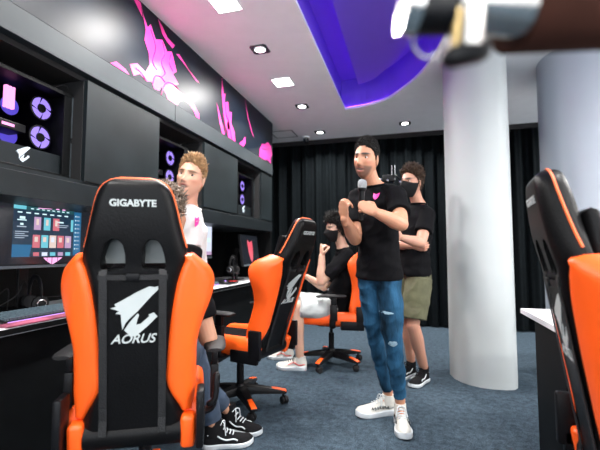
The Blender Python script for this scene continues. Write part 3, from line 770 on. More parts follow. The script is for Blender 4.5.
    for s_ in (-1, 1):
        a = MB(); x_ = s_ * .282
        a.tube([(s_ * .16, -.03, .40), (x_ - s_ * .03, -.03, .398), (x_, -.03, .43), (x_, -.04, .52)], [(.03, .014)] * 4, 10, sub=4, flat=(0, 1, 0))
        a.box((x_ - .017, -.075, .46), (x_ + .017, -.01, .60)); a.box((x_ - .013, -.068, .60), (x_ + .013, -.018, .665))
        ao = obj('armrest', a, M['plastic'], t, bevel=.004)
        p_ = MB(); rings = []
        for i in range(13):
            u = -1 + 2 * i / 12; w = .046 * (1 - abs(u) ** 5 * .35); yy = .0 + u * .135
            rings.append([(x_ + w * math.cos(q) * (1 if abs(math.cos(q)) < .9 else 1), yy - .02, .678 + .015 * math.sin(q) * (1 - abs(u) ** 6 * .5) - .006 * (u > .7)) for q in [2 * PI * k_ / 16 for k_ in range(16)]])
        p_.loft(rings); obj('arm_pad', p_, M['rubber'], ao)
    gc = MB().lathe([(.0, .12), (.026, .12), (.026, .30), (.015, .30), (.015, .38), (0, .38)], 20); obj('gas_cylinder', gc, M['plastic'], t)
    hubm = MB().lathe([(0, .085), (.045, .085), (.05, .10), (.045, .13), (.03, .15), (0, .15)], 24); obj('base_hub', hubm, M['plastic'], t)
    for i in range(5):
        a = 2 * PI * i / 5 + .3; T = Matrix.Rotation(a, 4, 'Z')
        lg = MB(); secs = [(.03, .045, .085, .14), (.12, .036, .082, .13), (.24, .030, .075, .108), (.315, .027, .072, .092), (.33, .022, .074, .086)]
        rings = [[(r_, -w, z0_), (r_, w, z0_), (r_, w * .75, z1_), (r_, -w * .75, z1_)] for r_, w, z0_, z1_ in secs]
        lg.loft(rings, 0, T); lo = obj('base_leg', lg, M['plastic'], t, bevel=.003)
        ins = MB(); rings = [[(r_, -w, z0_), (r_, w, z0_), (r_, w * .8, z1_), (r_, -w * .8, z1_)] for r_, w, z0_, z1_ in ((.222, .018, .105, .1145), (.27, .0205, .098, .106), (.318, .021, .088, .0955), (.325, .019, .086, .092))]
        ins.loft(rings, 0, T); obj('leg_insert', ins, M['orange'], lo, bevel=.001)
        cs_ = MB(); Tc = T @ Matrix.Translation((.305, 0, 0)) @ Matrix.Rotation(i * 1.3, 4, 'Z')
        cs_.tube([(0, 0, .05), (0, 0, .078)], .009, 8, 0, Tc)
        for s_ in (-1, 1):
            cs_.lathe([(0, 0), (.022, 0), (.0275, .004), (.0275, .013), (.022, .018), (0, .018)], 20, 0, Tc @ Matrix.Translation((.012, s_ * .0155 + .0, .0278)) @ Matrix.Rotation(R(90), 4, 'X') @ Matrix.Translation((0, 0, -.009)))
        hd = []
        for q in range(9):
            b2 = PI * q / 8 - .1; hd.append((.012 + .031 * math.cos(b2), .03 + .031 * math.sin(b2)))
        cs_.prism(hd, 'y', -.006, .006, 0, Tc)
        obj('caster', cs_, M['rubber'], lo)
    return t
def place_chair(t, hub, az, rec, label):
    # az: degrees the chair faces, turned left (+) from the far wall direction
    t.location = (hub[0], hub[1], 0); t.rotation_euler = (0, 0, R(az)); t['label'] = label
    for c_ in bpy.data.objects:
        if c_.parent == t and c_.name.startswith('backrest'): c_.rotation_euler = (R(rec), 0, 0)
GR = 'black and orange gaming chairs'
ch = make_chair('gaming_chair', 'black and orange gaming chair nearest, back filling left foreground', GR)
ch2 = copy_tree(ch); ch3 = copy_tree(ch); ch4 = copy_tree(ch)
place_chair(ch, (-1.092, 1.465), 28, 7, 'black and orange gaming chair, its whole back filling the left foreground')
place_chair(ch2, (-1.17, 2.60), 77, 19, 'empty reclined orange and black gaming chair between desk and speaker')
place_chair(ch3, (-.74, 3.74), 97, 9, 'orange and black gaming chair holding the masked seated person')
place_chair(ch4, (.79, 1.36), -97, 9, 'orange and black gaming chair cut off by the right picture edge')

# ------------------------------------------------------------------ people
def sm(x): x = max(0, min(1, x)); return x * x * (3 - 2 * x)
def head_pt(d, mouth=0, f=1.0):
    x, y, z = d.x * .074, d.y * .096, d.z * .118
    if z < 0:
        t = -z / .118; x *= 1 - .28 * t ** 1.6
        if y < 0: y *= 1 - .45 * t
        else: y += .014 * t * min(1, d.y * 2)
    fr = sm((d.y - .15) / .5)
    if fr > 0:
        g = lambda cx, cz, sx, sz: math.exp(-(((x - cx) / sx) ** 2 + ((z - cz) / sz) ** 2))
        g2 = lambda cx, cz, sx, sz: g(cx, cz, sx, sz) + g(-cx, cz, sx, sz)
        dy = .011 * g(0, .0, .010, .026) + .022 * g(0, -.024, .012, .013) + .007 * g2(.013, -.029, .007, .007)
        dy += -.012 * g2(.031, .010, .017, .011) + .006 * g2(.028, .030, .022, .008) + .006 * g2(.045, -.014, .018, .016)
        dy += .006 * g(0, -.049, .022, .006) + .007 * g(0, -.064 - mouth * .006, .018, .006) + .010 * g(0, -.098, .022, .016)
        dy += -(.004 + .016 * mouth) * g(0, -.056 - mouth * .002, .020, .003 + .005 * mouth)
        y += fr * dy
    return Vector((x, y, z))
ICO = None
def ico():
    global ICO
    if ICO is None:
        b2 = bmesh.new(); bmesh.ops.create_icosphere(b2, subdivisions=6, radius=1)
        b2.verts.ensure_lookup_table()
        ICO = ([v.co.normalized() for v in b2.verts], [tuple(v.index for v in f.verts) for f in b2.faces]); b2.free()
    return ICO
def frame(o_, fwd, up):
    f = Vector(fwd).normalized(); u = Vector(up); r_ = f.cross(u).normalized(); u = r_.cross(f)
    return Matrix(((r_.x, f.x, u.x, o_[0]), (r_.y, f.y, u.y, o_[1]), (r_.z, f.z, u.z, o_[2]), (0, 0, 0, 1)))
def add_hand(mb, W_, fwd, palm, thumb_side, curl, splay=0, tcurl=.5, s=1.0, spread=.0215):
    # fwd: towards fingers, palm: out of the palm, thumb_side: +1 if the thumb is on fwd x palm side
    f = Vector(fwd).normalized(); p = Vector(palm); p = (p - f * p.dot(f)).normalized(); x = f.cross(p) * thumb_side
    W_ = Vector(W_)
    L_ = lambda a, b_, c: W_ + (x * a + f * b_ + p * c) * s
    mb.tube([L_(0, -.03, 0), L_(0, .0, 0), L_(.003, .04, 0), L_(0, .075, 0), L_(0, .09, 0)], [(.026 * s, .019 * s), (.028 * s, .019 * s), (.039 * s, .017 * s), (.040 * s, .014 * s), (.036 * s, .011 * s)], 14, flat=tuple(x), ball=True)
    if not isinstance(curl, (list, tuple)): curl = [curl] * 4
    for i, (bx, ln) in enumerate(((1.5, .92), (.5, 1.0), (-.5, .94), (-1.45, .76))):
        a = 0; pos = L_(bx * spread * .95, .085 - abs(bx) * .004, 0); pts = [L_(bx * spread * .8, .05, 0), pos]
        sp = splay * bx * .12
        for k_, (sl, ca) in enumerate(((.043, 62), (.027, 75), (.021, 45))):
            a += R(ca) * curl[i]
            d = f * math.cos(a) + p * math.sin(a) + x * sp; d.normalize()
            pos = pos + d * sl * ln * s; pts.append(pos)
        mb.tube(pts, [.0095 * s, .0095 * s, .0088 * s, .008 * s, .0068 * s], 8, ball=True)
    b0 = L_(.022, .018, .006); d1 = (x * .75 + f * .6 + p * .35).normalized(); b1 = b0 + d1 * .042 * s
    d2 = (x * (.75 - tcurl) + f * .75 + p * (.35 + tcurl)).normalized(); b2 = b1 + d2 * .034 * s; d3 = (x * (.4 - tcurl * 1.2) + f * .7 + p * (.3 + tcurl)).normalized(); b3 = b2 + d3 * .024 * s
    mb.tube([b0, b1, b2, b3], [.014 * s, .0125 * s, .0105 * s, .008 * s], 10, ball=True)

def ell_rings(cen, side, fwd, a, b_, k=28, pw=2.3):
    out = []
    for q in range(k):
        t = 2 * PI * q / k; c_, s_ = math.cos(t), math.sin(t)
        out.append(cen + side * (a * math.copysign(abs(c_) ** (2 / pw), c_)) + fwd * (b_ * math.copysign(abs(s_) ** (2 / pw), s_)))
    return out
TW = [1.0]
def torso_loft(mb, J, rows, k=28):
    # rows: (t, a, b) with t 0 = pelvis, 1 = chest, 2 = neck
    P_, Cc, N_ = Vector(J['pelvis']), Vector(J['chest']), Vector(J['neck'])
    sp = (Vector(J['hipR']) - Vector(J['hipL'])).normalized(); ss = (Vector(J['shR']) - Vector(J['shL'])).normalized()
    A0 = P_ - (Cc - P_); A3 = N_ + (N_ - Cc)
    rings = []
    tt = []
    for i in range(len(rows) - 1):
        for q in range(4): tt.append(i + q / 4)
    tt.append(len(rows) - 1)
    for s_ in tt:
        i = min(int(s_), len(rows) - 2); u = s_ - i; w = u * u * (3 - 2 * u)
        tw_ = TW[0]
        t, a, b_ = [rows[i][q] + (rows[i + 1][q] - rows[i][q]) * (w if q else u) for q in range(3)]
        if t <= 1: c_ = crom(A0, P_, Cc, N_, max(t, -1)) if t >= 0 else P_ + (P_ - Cc) * (-t) * 1.0
        else: c_ = crom(P_, Cc, N_, A3, t - 1)
        d = ((Cc - P_) if t < .8 else (N_ - Cc) if t > 1.2 else (N_ - P_)).normalized()
        sd = sp.lerp(ss, max(0, min(1, t))); sd = (sd - d * sd.dot(d)).normalized(); fw = d.cross(sd).normalized()
        fk = tw_ if t < 1.2 else tw_ + (1 - tw_) * min(1, (t - 1.2) / .4)
        rings.append(ell_rings(c_, sd, fw, a * fk, b_ * fk, k))
    mb.loft(rings)
def tub(mb, pts, rad, **k): mb.tube(pts, rad, 16, sub=5, ball=True, **k)
def mix(a, b_, t): return Vector(a).lerp(Vector(b_), t)

def remesh(mb, vox, smooth_it=3, name='m'):
    me_ = bpy.data.meshes.new(name); me_.from_pydata(mb.v, [], mb.f); me_.validate()
    b2 = bmesh.new(); b2.from_mesh(me_); bmesh.ops.recalc_face_normals(b2, faces=b2.faces); b2.to_mesh(me_); b2.free()
    out = baked(me_, [('REMESH', dict(mode='VOXEL', voxel_size=vox, use_smooth_shade=True)), ('SMOOTH', dict(factor=.5, iterations=smooth_it))])
    for p in out.polygons: p.use_smooth = True
    return out
def folds(me_, amp, seed=0, sc=(7, 7, 16), fn=None):
    nrm = [v.normal.copy() for v in me_.vertices]
    for v, n_ in zip(me_.vertices, nrm):
        c_ = v.co
        w = c_.x * 6 + c_.y * 5
        q = noise.noise(Vector((c_.x * sc[0] + seed, c_.y * sc[1], c_.z * sc[2] + w * .6)))
        q2 = 1 - abs(noise.noise(Vector((c_.x * sc[0] * 1.4 + 9, c_.y * sc[1] * 1.4 + seed, c_.z * sc[2] * .8 - w)))) * 2.4
        k_ = fn(c_) if fn else 1
        v.co = c_ + n_ * amp * k_ * max(-.45, min(1.1, q * .9 + .6 * q2 - .1))
    me_.update()

def shoe(mb_up, mb_sole, mb_lace, mb_stripe, heel, toe, up=.0, style='sneaker', hi=.0, L=None):
    heel, toe = Vector(heel), Vector(toe); d = toe - heel; ln = L or .285; d.z = 0; d.normalize()
    x = Vector((d.y, -d.x, 0)); T = Matrix(((x.x, d.x, 0, heel.x), (x.y, d.y, 0, heel.y), (0, 0, 1, up), (0, 0, 0, 1)))
    def half(y):       # sole half width along the length
        t = y / ln
        return lerp_tab([(0, .004), (.03, .020), (.08, .030), (.16, .035), (.35, .034), (.52, .040), (.68, .048), (.8, .046), (.9, .037), (.96, .024), (1, .004)], t)
    th = .034 if style == 'sneaker' else .026
    N_ = 26; ys = [ln * (.5 - .5 * math.cos(PI * i / N_)) for i in range(N_ + 1)]
    rings = []
    for y in ys:
        w = max(.004, half(y) + .004); lift = .012 * max(0, (y / ln - .75) / .25) ** 2
        tk = th * (1.12 if y < ln * .4 and style == 'sneaker' else 1)
        rings.append([(w * .9, y, lift), (w, y, lift + .006), (w, y, lift + tk - .004), (w * .9, y, lift + tk), (-w * .9, y, lift + tk), (-w, y, lift + tk - .004), (-w, y, lift + .006), (-w * .9, y, lift)])
    mb_sole.loft(rings, 0, T)
    prof = [(0, .055), (.04, .085 + hi), (.12, .098 + hi), (.26, .102 + hi), (.36, .098 + hi * .6), (.46, .080), (.60, .062), (.78, .050), (.92, .040), (1.0, .016)]
    rings = []
    for y in ys:
        w = max(.003, half(y) - .001); h = lerp_tab(prof, y / ln) ; lift = .012 * max(0, (y / ln - .75) / .25) ** 2
        wt = w * (.62 if y / ln < .5 else .62 + .2 * (y / ln - .5))
        rg = []
        for q in range(14):
            a = PI * q / 13; c_ = math.cos(a); s_ = max(0, math.sin(a))
            rg.append(((w * (1 - s_) + wt * s_) * math.copysign(abs(c_) ** .75, c_), y, lift + th - .006 + (h - .01) * s_ ** .8))
        rings.append(rg)
    mb_up.loft(rings, 0, T)
    mb_up.tube([(0, .060, .06), (0, .060, .09 + hi), (0, .056, .125 + hi)], [(.038, .050), (.038, .048), (.037, .046)], 16, 0, T)
    for i in range(5):
        t = .36 + i * .06; y = ln * t; h = lerp_tab(prof, t) + th - .010
        mb_lace.tube([(-.024, y - .004, h - .010), (-.008, y, h), (.008, y + .002, h), (.024, y - .004, h - .010)], .0032, 6, 0, T, sub=3)
    mb_lace.tube([(0, ln * .37, lerp_tab(prof, .37) + th - .006), (.02, ln * .42, lerp_tab(prof, .4) + th), (.034, ln * .45, .07)], .003, 6, 0, T, sub=3)
    mb_lace.tube([(0, ln * .37, lerp_tab(prof, .37) + th - .006), (-.02, ln * .43, lerp_tab(prof, .4) + th), (-.036, ln * .43, .07)], .003, 6, 0, T, sub=3)
    for s_ in (-1, 1):
        if style == 'wave':
            pts = [(s_ * (half(ln * t) + .0015 - k_ * .004), ln * t, z) for t, z, k_ in ((.10, .075, 1.5), (.22, .082, 2.2), (.34, .060, .6), (.46, .048, 0), (.60, .052, .6), (.68, .045, 0))]
        else:
            pts = [(s_ * (half(ln * t) + .0015 - k_ * .004), ln * t, z) for t, z, k_ in ((.06, .055, .5), (.25, .050, 0), (.42, .070, 1.6), (.60, .052, .4))]
        mb_stripe.tube(pts, [(.004, .004)] * len(pts), 6, 0, T, sub=4)

def skin_paint(me_, HT, skin, o_):
    inv = HT.inverted()
    ca = me_.color_attributes.new('Col', 'FLOAT_COLOR', 'POINT')
    data = []
    hair = o_.get('brow', (.03, .02, .015)); lip = o_.get('lip', (.42, .14, .11)); mouth = o_.get('mouth', 0)
    for v in me_.vertices:
        c_ = list(skin); p = inv @ v.co
        if abs(p.x) < .09 and -.13 < p.z < .12 and p.y > 0.02:
            g = lambda cx, cz, sx, sz: math.exp(-(((abs(p.x) - cx) / sx) ** 2 + ((p.z - cz) / sz) ** 2))
            def bl(col, w): 
                w = max(0, min(1, w))
                for i in range(3): c_[i] += (col[i] - c_[i]) * w
            if o_.get('beard'):
                w = sm((-p.z - .030) / .014) * (1 if p.z < -.07 or abs(p.x) > .026 else .75) * sm((p.y - .02) / .03)
                bl(o_['beard'], w * .78)
            bl(lip, 1.3 * g(0, -.049 , .022, .005)); bl(lip, 1.3 * g(0, -.064 - mouth * .006, .019, .006))
            if mouth: bl((.03, .008, .008), 1.5 * g(0, -.058, .017, .004 + .002 * mouth)); bl((.7, .66, .6), 1.1 * mouth * g(0, -.0545, .014, .0022))
            else: bl((.15, .04, .035), g(0, -.056, .02, .002))
            bl(hair, 2.2 * g(.030, .031 , .020, .0056)); bl((skin[0] * .85, skin[1] * .55, skin[2] * .5), .5 * g(.05, -.02, .018, .015))
            bl((.04, .02, .015), .8 * g(.031, .0185, .015, .0022))
            bl((.08, .03, .02), .7 * g(.007, -.036, .004, .003))
        data += [*c_, 1]
    ca.data.foreach_set('color', data)

def person(label, J, o_):
    J = {k_: Vector(v) for k_, v in J.items()}
    base = (J['anL'] + J['anR']) / 2; base = Vector((base.x, base.y, 0))
    t = thing('person', label, 'person', tuple(base))
    for k_ in J:
        if k_ not in ('hf', 'hu', 'pL', 'pR', 'hdL', 'hdR', 'gaze'): J[k_] = J[k_] - base
    S = o_.get('s', 1.0); TW[0] = o_.get('tw', .93)
    mb = MB()
    torso_loft(mb, J, [(-.28, .08 * S, .07 * S), (-.1, .135 * S, .092 * S), (.15, .135 * S, .092 * S), (.5, .125 * S, .085 * S), (1.0, .140 * S, .095 * S), (1.40, .140 * S, .086 * S), (1.70, .082 * S, .062 * S), (2.0, .054 * S, .056 * S)])
    for s_ in 'LR':
        sh, el, wr = J['sh' + s_], J['el' + s_], J['wr' + s_]
        tub(mb, [mix(J['neck'], J['chest'], .25), mix(J['neck'], sh, .6) , sh], [.042 * S, .040 * S, .046 * S])
        ax = (el - sh).normalized()
        tub(mb, [sh, mix(sh, el, .3), mix(sh, el, .65), el], [.048 * S, .050 * S, .045 * S, .040 * S])
        tub(mb, [el, mix(el, wr, .28), mix(el, wr, .7), wr], [.041 * S, .044 * S, .033 * S, .027 * S])
        hp, kn, an = J['hip' + s_], J['kn' + s_], J['an' + s_]
        lk = 1.0 if o_['leg'][5] < 1 else .8
        tub(mb, [hp, mix(hp, kn, .35), mix(hp, kn, .75), kn], [.070 * S * lk, .070 * S * lk, .058 * S * lk * .95, .052 * S * lk * .95])
        tub(mb, [kn, mix(kn, an, .3), mix(kn, an, .7), an], [.052 * S * lk, .056 * S * lk * (.9 if lk < 1 else 1), .043 * S * lk, .036 * S * (.5 + .5 * lk)])
        if 'toe' + s_ in J:
            d = J['toe' + s_] - J['heel' + s_]; d.z = 0; d.normalize()
            tub(mb, [an, an + d * .02 - Vector((0, 0, .04)), an + d * .07 - Vector((0, 0, .055))], [.026, .024, .016])
        hd = J.get('hd' + s_); 
        if hd is None: hd = (wr - el).normalized()
        add_hand(mb, wr, hd, J['p' + s_], o_.get('ts' + s_, 1), o_.get('curl' + s_, .3), o_.get('spl' + s_, 0), o_.get('tc' + s_, .3), S * .90)
    HT = frame(J['head'], J['hf'], J['hu'])
    vs, fs = ico(); mo = o_.get('mouth', 0); hs = o_.get('hs', 1.0)
    HT = HT @ Matrix.Scale(hs, 4) @ Matrix.Diagonal((o_.get('hw', .95), o_.get('hw', .95), 1, 1))
    mb.add([head_pt(d, mo) for d in vs], fs, 0, HT)
    for s_ in (-1, 1):
        mb.ball((0, 0, 0), (.009, .019, .031), 0, HT @ Matrix.Translation((s_ * .075, -.006, -.002)) @ Matrix.Rotation(s_ * R(-22), 4, 'Z') @ Matrix.Rotation(R(-8), 4, 'X'), 14, 10)
    tub(mb, [HT @ Vector((0, -.02, -.045)), mix(HT @ Vector((0, -.018, -.09)), J['neck'], .45), J['neck'] - Vector((0, 0, .03))], [.049 * S, .049 * S, .058 * S])
    me_ = remesh(mb, o_.get('vox', .004), 2, 'body'); me_.materials.append(M['skin1'])
    skin_paint(me_, HT, o_['skin'], o_)
    obj('body', me_, None, t)
    # eyes
    gz = J.get('gaze'); 
    for s_ in (-1, 1):
        e = MB(); e.ball((0, 0, 0), .0122, 0, None, 16, 12)
        gl = (HT.inverted().to_3x3() @ gz).normalized() if gz is not None else Vector((0, 1, 0))
        e.m = []
        for f in e.f:
            c_ = sum((Vector(e.v[i]) for i in f), Vector()) / len(f); e.m.append(1 if c_.normalized().dot(gl) > .74 else 0)
        TT = HT @ Matrix.Translation((s_ * .031, .0675, .0105)); e.v = [tuple(TT @ Vector(v)) for v in e.v]
        obj('eye', e, [M['eyew'], M['iris']], t)
    # hair
    hk = o_['hair']; rnd = random.Random(o_.get('seed', 1))
    def thr(d):
        b2 = -.52 + 1.10 * sm((d.y + .55) / 1.25)
        return b2 + (.06 if d.y > .3 and abs(d.x) < .35 else 0) - (.22 * math.exp(-((d.y - .12) / .10) ** 2) if abs(d.x) > .6 else 0) + hk.get('line', 0) * max(0, d.y)
    hb = MB(); keep = [d.z > thr(d) for d in vs]
    th_ = hk.get('cap', .006)
    def hp_(d): 
        e_ = sm((d.z - thr(d)) / .12)
        p = head_pt(d, mo); return p + d * (.0015 + th_ * e_ * (hk.get('side', .5) + (1 - hk.get('side', .5)) * sm(d.z * 1.3) + hk.get('topk', 0) * max(0, d.z)) + hk.get('lump', .0) * noise.noise(p * 60))
    used = {}; V2 = []; F2 = []
    for f in fs:
        if all(keep[i] for i in f):
            q = []
            for i in f:
                if i not in used: used[i] = len(V2); V2.append(hp_(vs[i]))
                q.append(used[i])
            F2.append(tuple(q))
    hb.add(V2, F2, 0, HT)
    idxs = [i for i in range(len(vs)) if keep[i]]
    for _ in range(hk['n']):
        d = vs[rnd.choice(idxs)]
        if 'zmin' in hk and rnd.random() > .35 + d.z: continue
        p = hp_(d); Ln = hk['len'] * (.6 + .7 * rnd.random()) * (hk.get('side', .5) + (1 - hk.get('side', .5)) * sm(d.z + .1))
        cd = Vector(hk['comb']); dr = (d * hk.get('lift', .5) + cd * hk.get('ck', .5) + Vector((rnd.gauss(0, 1), rnd.gauss(0, 1), rnd.gauss(0, 1))) * hk.get('rnd', .25)).normalized()
        cu_ = Vector((rnd.gauss(0, 1), rnd.gauss(0, 1), rnd.gauss(0, 1))).normalized() * hk.get('curl', .2)
        pts = [p - d * .003]; q = p.copy(); ns = 5
        for k_ in range(ns):
            q = q + dr * Ln / ns; pts.append(q.copy())
            ax = d.cross(dr); dr = (dr + cu_ * 1.0 - d * .10 * hk.get('fall', 1)).normalized()
            cu_ = Matrix.Rotation(hk.get('tw', .3), 3, d) @ cu_
        w = hk.get('w', .0035)
        hb.tube(pts, [w, w, w, w * .8, w * .6, w * .2][:len(pts)], 5, 0, HT)
    obj('hair', hb, o_['hairmat'], t, sharp=180)
    # mask
    if o_.get('mask'):
        mk = MB(); V2 = []; F2 = []; used = {}
        kp = [(d.y > .12 and d.z < -.0 + .18 * d.y * (1 - abs(d.x)) - .25 * (1 - d.y) * 0 and d.z > -.93) for d in vs]
        for f in fs:
            if all(kp[i] for i in f):
                q = []
                for i in f:
                    if i not in used:
                        used[i] = len(V2); d = vs[i]; p = head_pt(d, 0); e_ = Vector((p.x, p.y + .014 * math.exp(-((p.x / .03) ** 2 + ((p.z + .045) / .05) ** 2)), p.z)); V2.append(e_ + d * .006)
                    q.append(used[i])
                F2.append(tuple(q))
        mk.add(V2, F2, 0, HT)
        mm = make_mesh('mask', mk, [M['mask']], sharp=180)
        mm = baked(mm, [('SMOOTH', dict(factor=.6, iterations=12)), ('SOLIDIFY', dict(thickness=.0025, offset=1))])
        mo_ = obj('face_mask', mm, None, t)
        lo_ = MB()
        for s_ in (-1, 1):
            for zz in (-.012, -.05):
                lo_.tube([HT @ Vector((s_ * .066, .045, zz * 1.0)), HT @ Vector((s_ * .080, .012, zz * .5)), HT @ Vector((s_ * .082, -.022, zz * .1 + .004))], .0018, 6, sub=4)
        obj('ear_loop', lo_, M['mask'], mo_)
    # tee
    mb = MB()
    hem = o_.get('hem', -.12)
    torso_loft(mb, J, [(hem, .176 * S, .130 * S), (.15, .170 * S, .125 * S), (.5, .152 * S, .112 * S), (1.0, .168 * S, .122 * S), (1.4, .168 * S, .112 * S), (1.70, .108 * S, .084 * S), (1.90, .068 * S, .068 * S)])
    for s_ in 'LR':
        sh, el = J['sh' + s_], J['el' + s_]
        mb.tube([mix(J['neck'], J['chest'], .35), mix(J['neck'], sh, .6) - Vector((0, 0, .006)), sh], [.050 * S, .050 * S, .056 * S], 16, sub=5, ball=True)
        mb.tube([sh, mix(sh, el, .3), mix(sh, el, o_.get('slv', .68))], [.062 * S, .066 * S, .067 * S], 18, sub=5)
        mb.ball(sh, .064 * S)
    tm = remesh(mb, .006, 4, 'shirt'); folds(tm, .010, o_.get('seed', 1), fn=lambda c_: .45 + .55 * sm((J['neck'].z - c_.z) / .35))
    tm.materials.append(o_['teemat']); shirt = obj('t_shirt', tm, None, t)
    cl = MB(); nk = J['neck']; ax = (J['neck'] - J['chest']).normalized(); ss = (J['shR'] - J['shL']); ss = (ss - ax * ss.dot(ax)).normalized(); fw = ax.cross(ss)
    cc = crom(J['pelvis'], J['chest'], nk, nk + (nk - J['chest']), .93)
    cl.tube([cc + ss * (.070 * S * math.cos(a)) + fw * (.070 * S * math.sin(a)) + ax * (.004 - .012 * max(0, math.sin(a) * fw.dot(Vector(J['hf'])))) for a in [2 * PI * q / 24 for q in range(24)]], .006, 8, closed=True)
    obj('collar', cl, o_['teemat'], shirt)
    # chest mark
    if o_.get('mark'):
        u_, v_, sz = o_['mark']
        cpt = mix(J['pelvis'], J['chest'], 1.0) + (J['neck'] - J['chest']) * v_
        side = (J['shL'] - J['shR']).normalized(); up_ = (J['neck'] - J['pelvis']).normalized(); fw2 = up_.cross(side).normalized()
        if fw2.dot(Vector(o_['front'])) < 0: fw2 = -fw2
        side = (side - up_ * side.dot(up_)).normalized()
        shape = [(-.5, .62), (-.2, .36), (.2, .36), (.5, .62), (.48, -.05), (.28, -.42), (0, -.62), (-.28, -.42), (-.48, -.05)]
        from mathutils.bvhtree import BVHTree
        bvh = BVHTree.FromPolygons([v.co.copy() for v in tm.vertices], [tuple(p.vertices) for p in tm.polygons])
        mkb = MB(); ring = []; N_ = len(shape)
        pts2 = [(0, 0)] + [(x_ * .5, y_ * .5) for x_, y_ in shape] + shape
        P3 = []
        for x_, y_ in pts2:
            og = cpt + side * (u_ + x_ * sz) + up_ * (y_ * sz) + fw2 * .4
            if 'markp' in o_:
                fw2 = Vector(o_['markp'][1]).normalized(); side = Vector((0, 0, 1)).cross(fw2).normalized(); up_ = Vector((0, 0, 1))
                og = Vector(o_['markp'][0]) - base + side * (x_ * sz) + up_ * (y_ * sz) + fw2 * .3
            h_ = bvh.ray_cast(og, -fw2)
            P3.append((h_[0] if h_[0] else og - fw2 * .27) + fw2 * .003)
        fcs = [(0, 1 + i, 1 + (i + 1) % N_) for i in range(N_)] + [(1 + i, 1 + N_ + i, 1 + N_ + (i + 1) % N_, 1 + (i + 1) % N_) for i in range(N_)]
        mkb.add(P3, fcs)
        mk_ = obj('chest_emblem', mkb, M['pink'], shirt, smooth=False)
        ey = MB()
        for s_ in (-1, 1):
            c_ = P3[0] + side * s_ * sz * .22 + up_ * sz * .05 + fw2 * .0015
            ey.add([c_ - side * sz * .12 - up_ * .02 * sz, c_ + side * sz * .12 + up_ * s_ * 0 - up_ * .02 * sz, c_ + side * s_ * sz * .1 + up_ * sz * .12], [(0, 1, 2)])
        obj('emblem_eyes', ey, M['pink_dk'] if o_['teemat'] != M['wtee'] else M['wtee'], shirt, smooth=False)
    # trousers
    TW[0] *= .93; mb = MB(); q = o_['leg']          # q: (radii at hip, mid, knee, calf, end), end fraction 0..2
    torso_loft(mb, J, [(-.30, .10 * S, .09 * S), (-.1, .158 * S, .114 * S), (.12, .156 * S, .112 * S), (.3, .145 * S, .105 * S)])
    for s_ in 'LR':
        hp, kn, an = J['hip' + s_], J['kn' + s_], J['an' + s_]
        end = q[5]
        pts = [hp, mix(hp, kn, .4), mix(hp, kn, .8), kn] if end > 1 else [hp, mix(hp, kn, end * .5), mix(hp, kn, end)]
        rr = [q[0], q[1], (q[1] + q[2]) / 2, q[2]] if end > 1 else [q[0], q[1], q[2]]
        if end > 1: pts += [mix(kn, an, (end - 1) * .4), mix(kn, an, (end - 1) * .8), mix(kn, an, end - 1)]; rr += [q[3], (q[3] + q[4]) / 2, q[4]]
        mb.tube(pts, [r_ * S for r_ in rr], 20, sub=5); mb.ball(hp, q[0] * S * .9)
    pm = remesh(mb, .006, 4, 'trousers'); folds(pm, o_.get('pf', .010), 5 + o_.get('seed', 1), sc=(6, 6, 13))
    pm.materials.append(o_['legmat']); pants = obj(o_.get('legname', 'trousers'), pm, None, t)
    # shoes
    for s_ in 'LR':
        if 'toe' + s_ not in J: continue
        a, b2, c_, d_ = MB(), MB(), MB(), MB()
        dd = J['toe' + s_] - J['heel' + s_]; dd.z = 0; dd.normalize(); hl = J['an' + s_] - dd * .062; hl.z = 0
        shoe(a, b2, c_, d_, hl, hl + dd * .28, 0, o_.get('shoe', 'sneaker'), o_.get('hi', 0), o_.get('shoeL'))
        if o_.get('scribble'):
            Ts = d_.v and None
            sc_b = MB(); x_ = Vector((dd.y, -dd.x, 0)); TT = Matrix(((x_.x, dd.x, 0, hl.x), (x_.y, dd.y, 0, hl.y), (0, 0, 1, 0), (0, 0, 0, 1)))
            lets = []
            for sd in (-1, 1):
                sc_b = MB(); lets.append(sc_b)
                for k_ in range(7):
                    y_ = .075 + k_ * .018; sc_b.tube([(sd * .0395, y_, .052), (sd * .0385, y_ + .006, .066), (sd * .0395, y_ + .010, .054)], .0028, 5, 0, TT)
        so_ = obj('shoe', a, o_['shoemat'], t)
        for sc_b in (lets if o_.get('scribble') else []): obj('side_lettering', sc_b, M['plastic'], so_)
        obj('sole', b2, M['sole_w'], so_); obj('laces', c_, o_.get('lacemat', M['sole_w']), so_); obj('side_stripe', d_, o_['stripemat'], so_)
    return t, J, pants, base, pm, tm

SK = (.55, .27, .165)
# --- speaker
Jsp = dict(pelvis=(-0.191, 2.527, 0.947), chest=(-0.195, 2.473, 1.261), neck=(-0.203, 2.454, 1.504), head=(-0.246, 2.370, 1.634), hf=(-0.343, -0.922, -0.113), hu=(0.122, -0.066, 0.996), gaze=(-0.545, -0.831, 0.007),
  shL=(-0.075, 2.392, 1.409), shR=(-0.319, 2.521, 1.423), elL=(-0.045, 2.205, 1.228), wrL=(-0.167, 2.115, 1.283), elR=(-0.324, 2.402, 1.154), wrR=(-0.356, 2.219, 1.263),
  hdL=(-0.810, -0.259, 0.449), pL=(-0.501, 0.858, -0.136), hdR=(-0.073, -0.294, 0.935), pR=(0.548, 0.821, 0.143),
  hipL=(-0.135, 2.503, 0.925), hipR=(-0.251, 2.554, 0.919), knL=(-0.109, 2.474, 0.540), knR=(-0.223, 2.611, 0.504), anL=(-0.077, 2.594, 0.140), anR=(-0.158, 2.728, 0.135),
  heelL=(-.105,2.66,0), toeL=(-.065,2.385,0), heelR=(-.065,2.735,0), toeR=(-.30,2.61,0))
